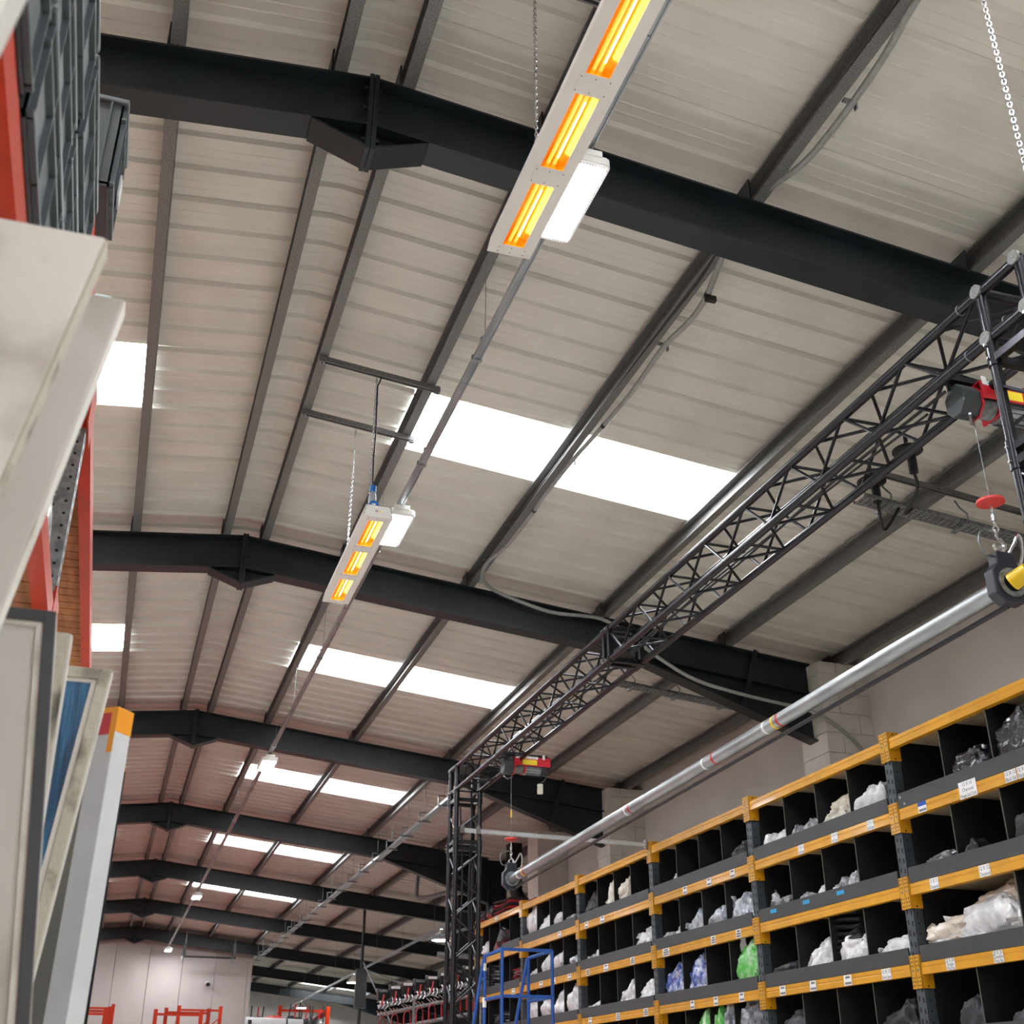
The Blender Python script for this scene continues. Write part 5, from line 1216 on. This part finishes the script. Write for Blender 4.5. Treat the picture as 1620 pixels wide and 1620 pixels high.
t = thing('white_bundle', 'folded white sheet bundle on the left orange beam', 'bundle', (LX-0.06, 3.75, 1.547))
part(lump(MB(), LX-0.12, 3.75, 1.548, 0.10, 0.20, 0.26, 33, amp=0.12), 'sheets', 'bag_white', t)
# ------------------------------------------------------------------ boards and frames stored upright between the racking and the camera
def board(name, label, cat, y, th, xr, zt, wid, zb, lean, m_, yaw=0.0, edge=None, frame=None, fm=None, infill=None, rough_top=False):
    """a panel standing across the rack: its long edge in the aisle at xr (at height zt), leaning by `lean` (dx per dz)"""
    t = thing(name, label, cat, (xr-wid/2, y, zb), 'boards stored upright on the left')
    R = Matrix.Rotation(yaw, 3, 'Z')
    def tr(mb):
        out = MB()
        for v in mb.v:
            p = Vector((v.x-xr, v.y-y, 0)); p = R @ p
            out.v.append(Vector((xr+p.x+(v.z-zt)*lean, y+p.y, v.z)))
        out.f = mb.f; out.s = mb.s; return out
    part(tr(MB().box(xr-wid, xr, y, y+th, zb, zt)), 'panel', m_, t, bevel=0.003)
    if edge: part(tr(MB().box(xr, xr+0.004, y+0.001, y+th-0.001, zb+0.01, zt-0.003)), 'edge_strip', edge, t)
    if frame:
        f = frame
        part(tr(MB().box(xr-f, xr, y-0.012, y, zb, zt)), 'stile', fm, t, bevel=0.002)
        part(tr(MB().box(xr-wid, xr-f, y-0.012, y, zt-f, zt)), 'top_rail', fm, t, bevel=0.002)
        part(tr(MB().box(xr-f-0.012, xr-f, y-0.006, y, zb, zt-f)), 'bead', 'dirty_white', t)
        part(tr(MB().box(xr-wid, xr-f-0.012, y-0.006, y, zt-f-0.008, zt-f)), 'bead', 'dirty_white', t)
    return t
board('painted_flat', 'blurred white board edge in the top left corner', 'board', 0.92, 0.035, -0.165, 1.40, 0.5, -0.2, 0.13, 'dirty_white', edge='pale_board')
board('painted_flat', 'blurred worn white board with a chipped top corner', 'board', 1.50, 0.045, -0.150, 1.143, 0.7, -0.5, 0.17, 'dirty_white', edge='grimy')
board('painted_flat', 'second worn white board, just behind and right of the chipped one', 'board', 1.86, 0.05, -0.136, 1.29, 0.7, -0.6, 0.16, 'pale_board', edge='dirty_white')
board('framed_panel', 'grimy panel in a charcoal frame at lower left', 'panel', 2.20, 0.03, -0.178, 0.807, 0.6, -0.7, -0.105, 'pale_board', frame=0.022, fm='charcoal_frame')
board('painted_flat', 'narrow grimy white board right of the charcoal frame', 'board', 2.45, 0.03, -0.165, 0.86, 0.3, -0.7, -0.02, 'grimy', edge='dirty_white')
board('glazed_frame', 'worn white frame around a sheet of blue film', 'panel', 2.80, 0.03, -0.084, 0.90, 0.45, -0.7, 0.09, 'blue_film', frame=0.026, fm='grimy', edge='dirty_white')
t = thing('taped_post', 'white square post with red and orange tape on its top', 'post', (-0.07, 3.2, -0.8), 'boards stored upright on the left')
def postbox(x, y, s_, z0, z1, yaw, lean):
    mb = MB(); h_ = s_/2
    for z in (z0, z1):
        for a, b in ((-h_,-h_),(h_,-h_),(h_,h_),(-h_,h_)):
            p = Matrix.Rotation(yaw, 2) @ Vector((a, b)); mb.v.append(Vector((x+p.x+(z-0.9)*lean, y+p.y, z)))
    mb.f = [(3,2,1,0),(4,5,6,7),(0,1,5,4),(1,2,6,5),(2,3,7,6),(3,0,4,7)]; mb.s = [False]*6; return mb
part(postbox(-0.070, 3.2, 0.066, -0.8, 0.918, 0.92, 0.012), 'post', 'post_white', t, bevel=0.003)
for z0_, z1_, s_, m_ in ((0.855, 0.921, 0.0675, 'tape_orange'),):
    part(postbox(-0.070, 3.2, s_, z0_, z1_, 0.92, 0.012), 'tape_wrap', m_, t, bevel=0.002)
tp = MB()
rot = Matrix.Rotation(0.92, 2)
def facepatch(u0, u1, z0, z1):
    vs = []
    for u, z in ((u0,z0),(u1,z0),(u1,z1),(u0,z1)):
        p = rot @ Vector((-0.0342, -u)); vs.append((-0.070+p.x+(z-0.9)*0.012, 3.2+p.y, z))
    return MB().add(vs, [(0,1,2,3)])
part(facepatch(-0.033, 0.016, 0.848, 0.906), 'red_tape', 'tape_red', t)
part(facepatch(0.016, 0.0338, 0.80, 0.908), 'orange_tape', 'tape_orange', t)
board('painted_flat', 'dull grey board between the blue film frame and the taped post', 'board', 3.50, 0.02, -0.095, 0.80, 0.45, -0.8, 0.01, 'dull_grey')
board('black_flat', 'thin black board edge behind the taped white post', 'board', 3.85, 0.02, -0.028, 0.92, 0.05, -0.8, 0.005, 'black_board')
part(MB().box(-1.0, -0.02, 0.3, 4.1, -0.82, -0.80), 'stack_shelf', 'ply', None, 'low shelf board under the stored boards', 'shelf')
part(MB().box(-1.0, -0.9, 0.3, 4.1, -H, -0.82).box(-0.2, -0.1, 0.3, 4.1, -H, -0.82), 'shelf_legs', 'dark_clad', None, 'supports under the low shelf', 'support')

# ------------------------------------------------------------------ lift everything so that the floor lies at z = 0
for o in list(sc.objects):
    if o.parent is None: o.location.z += H
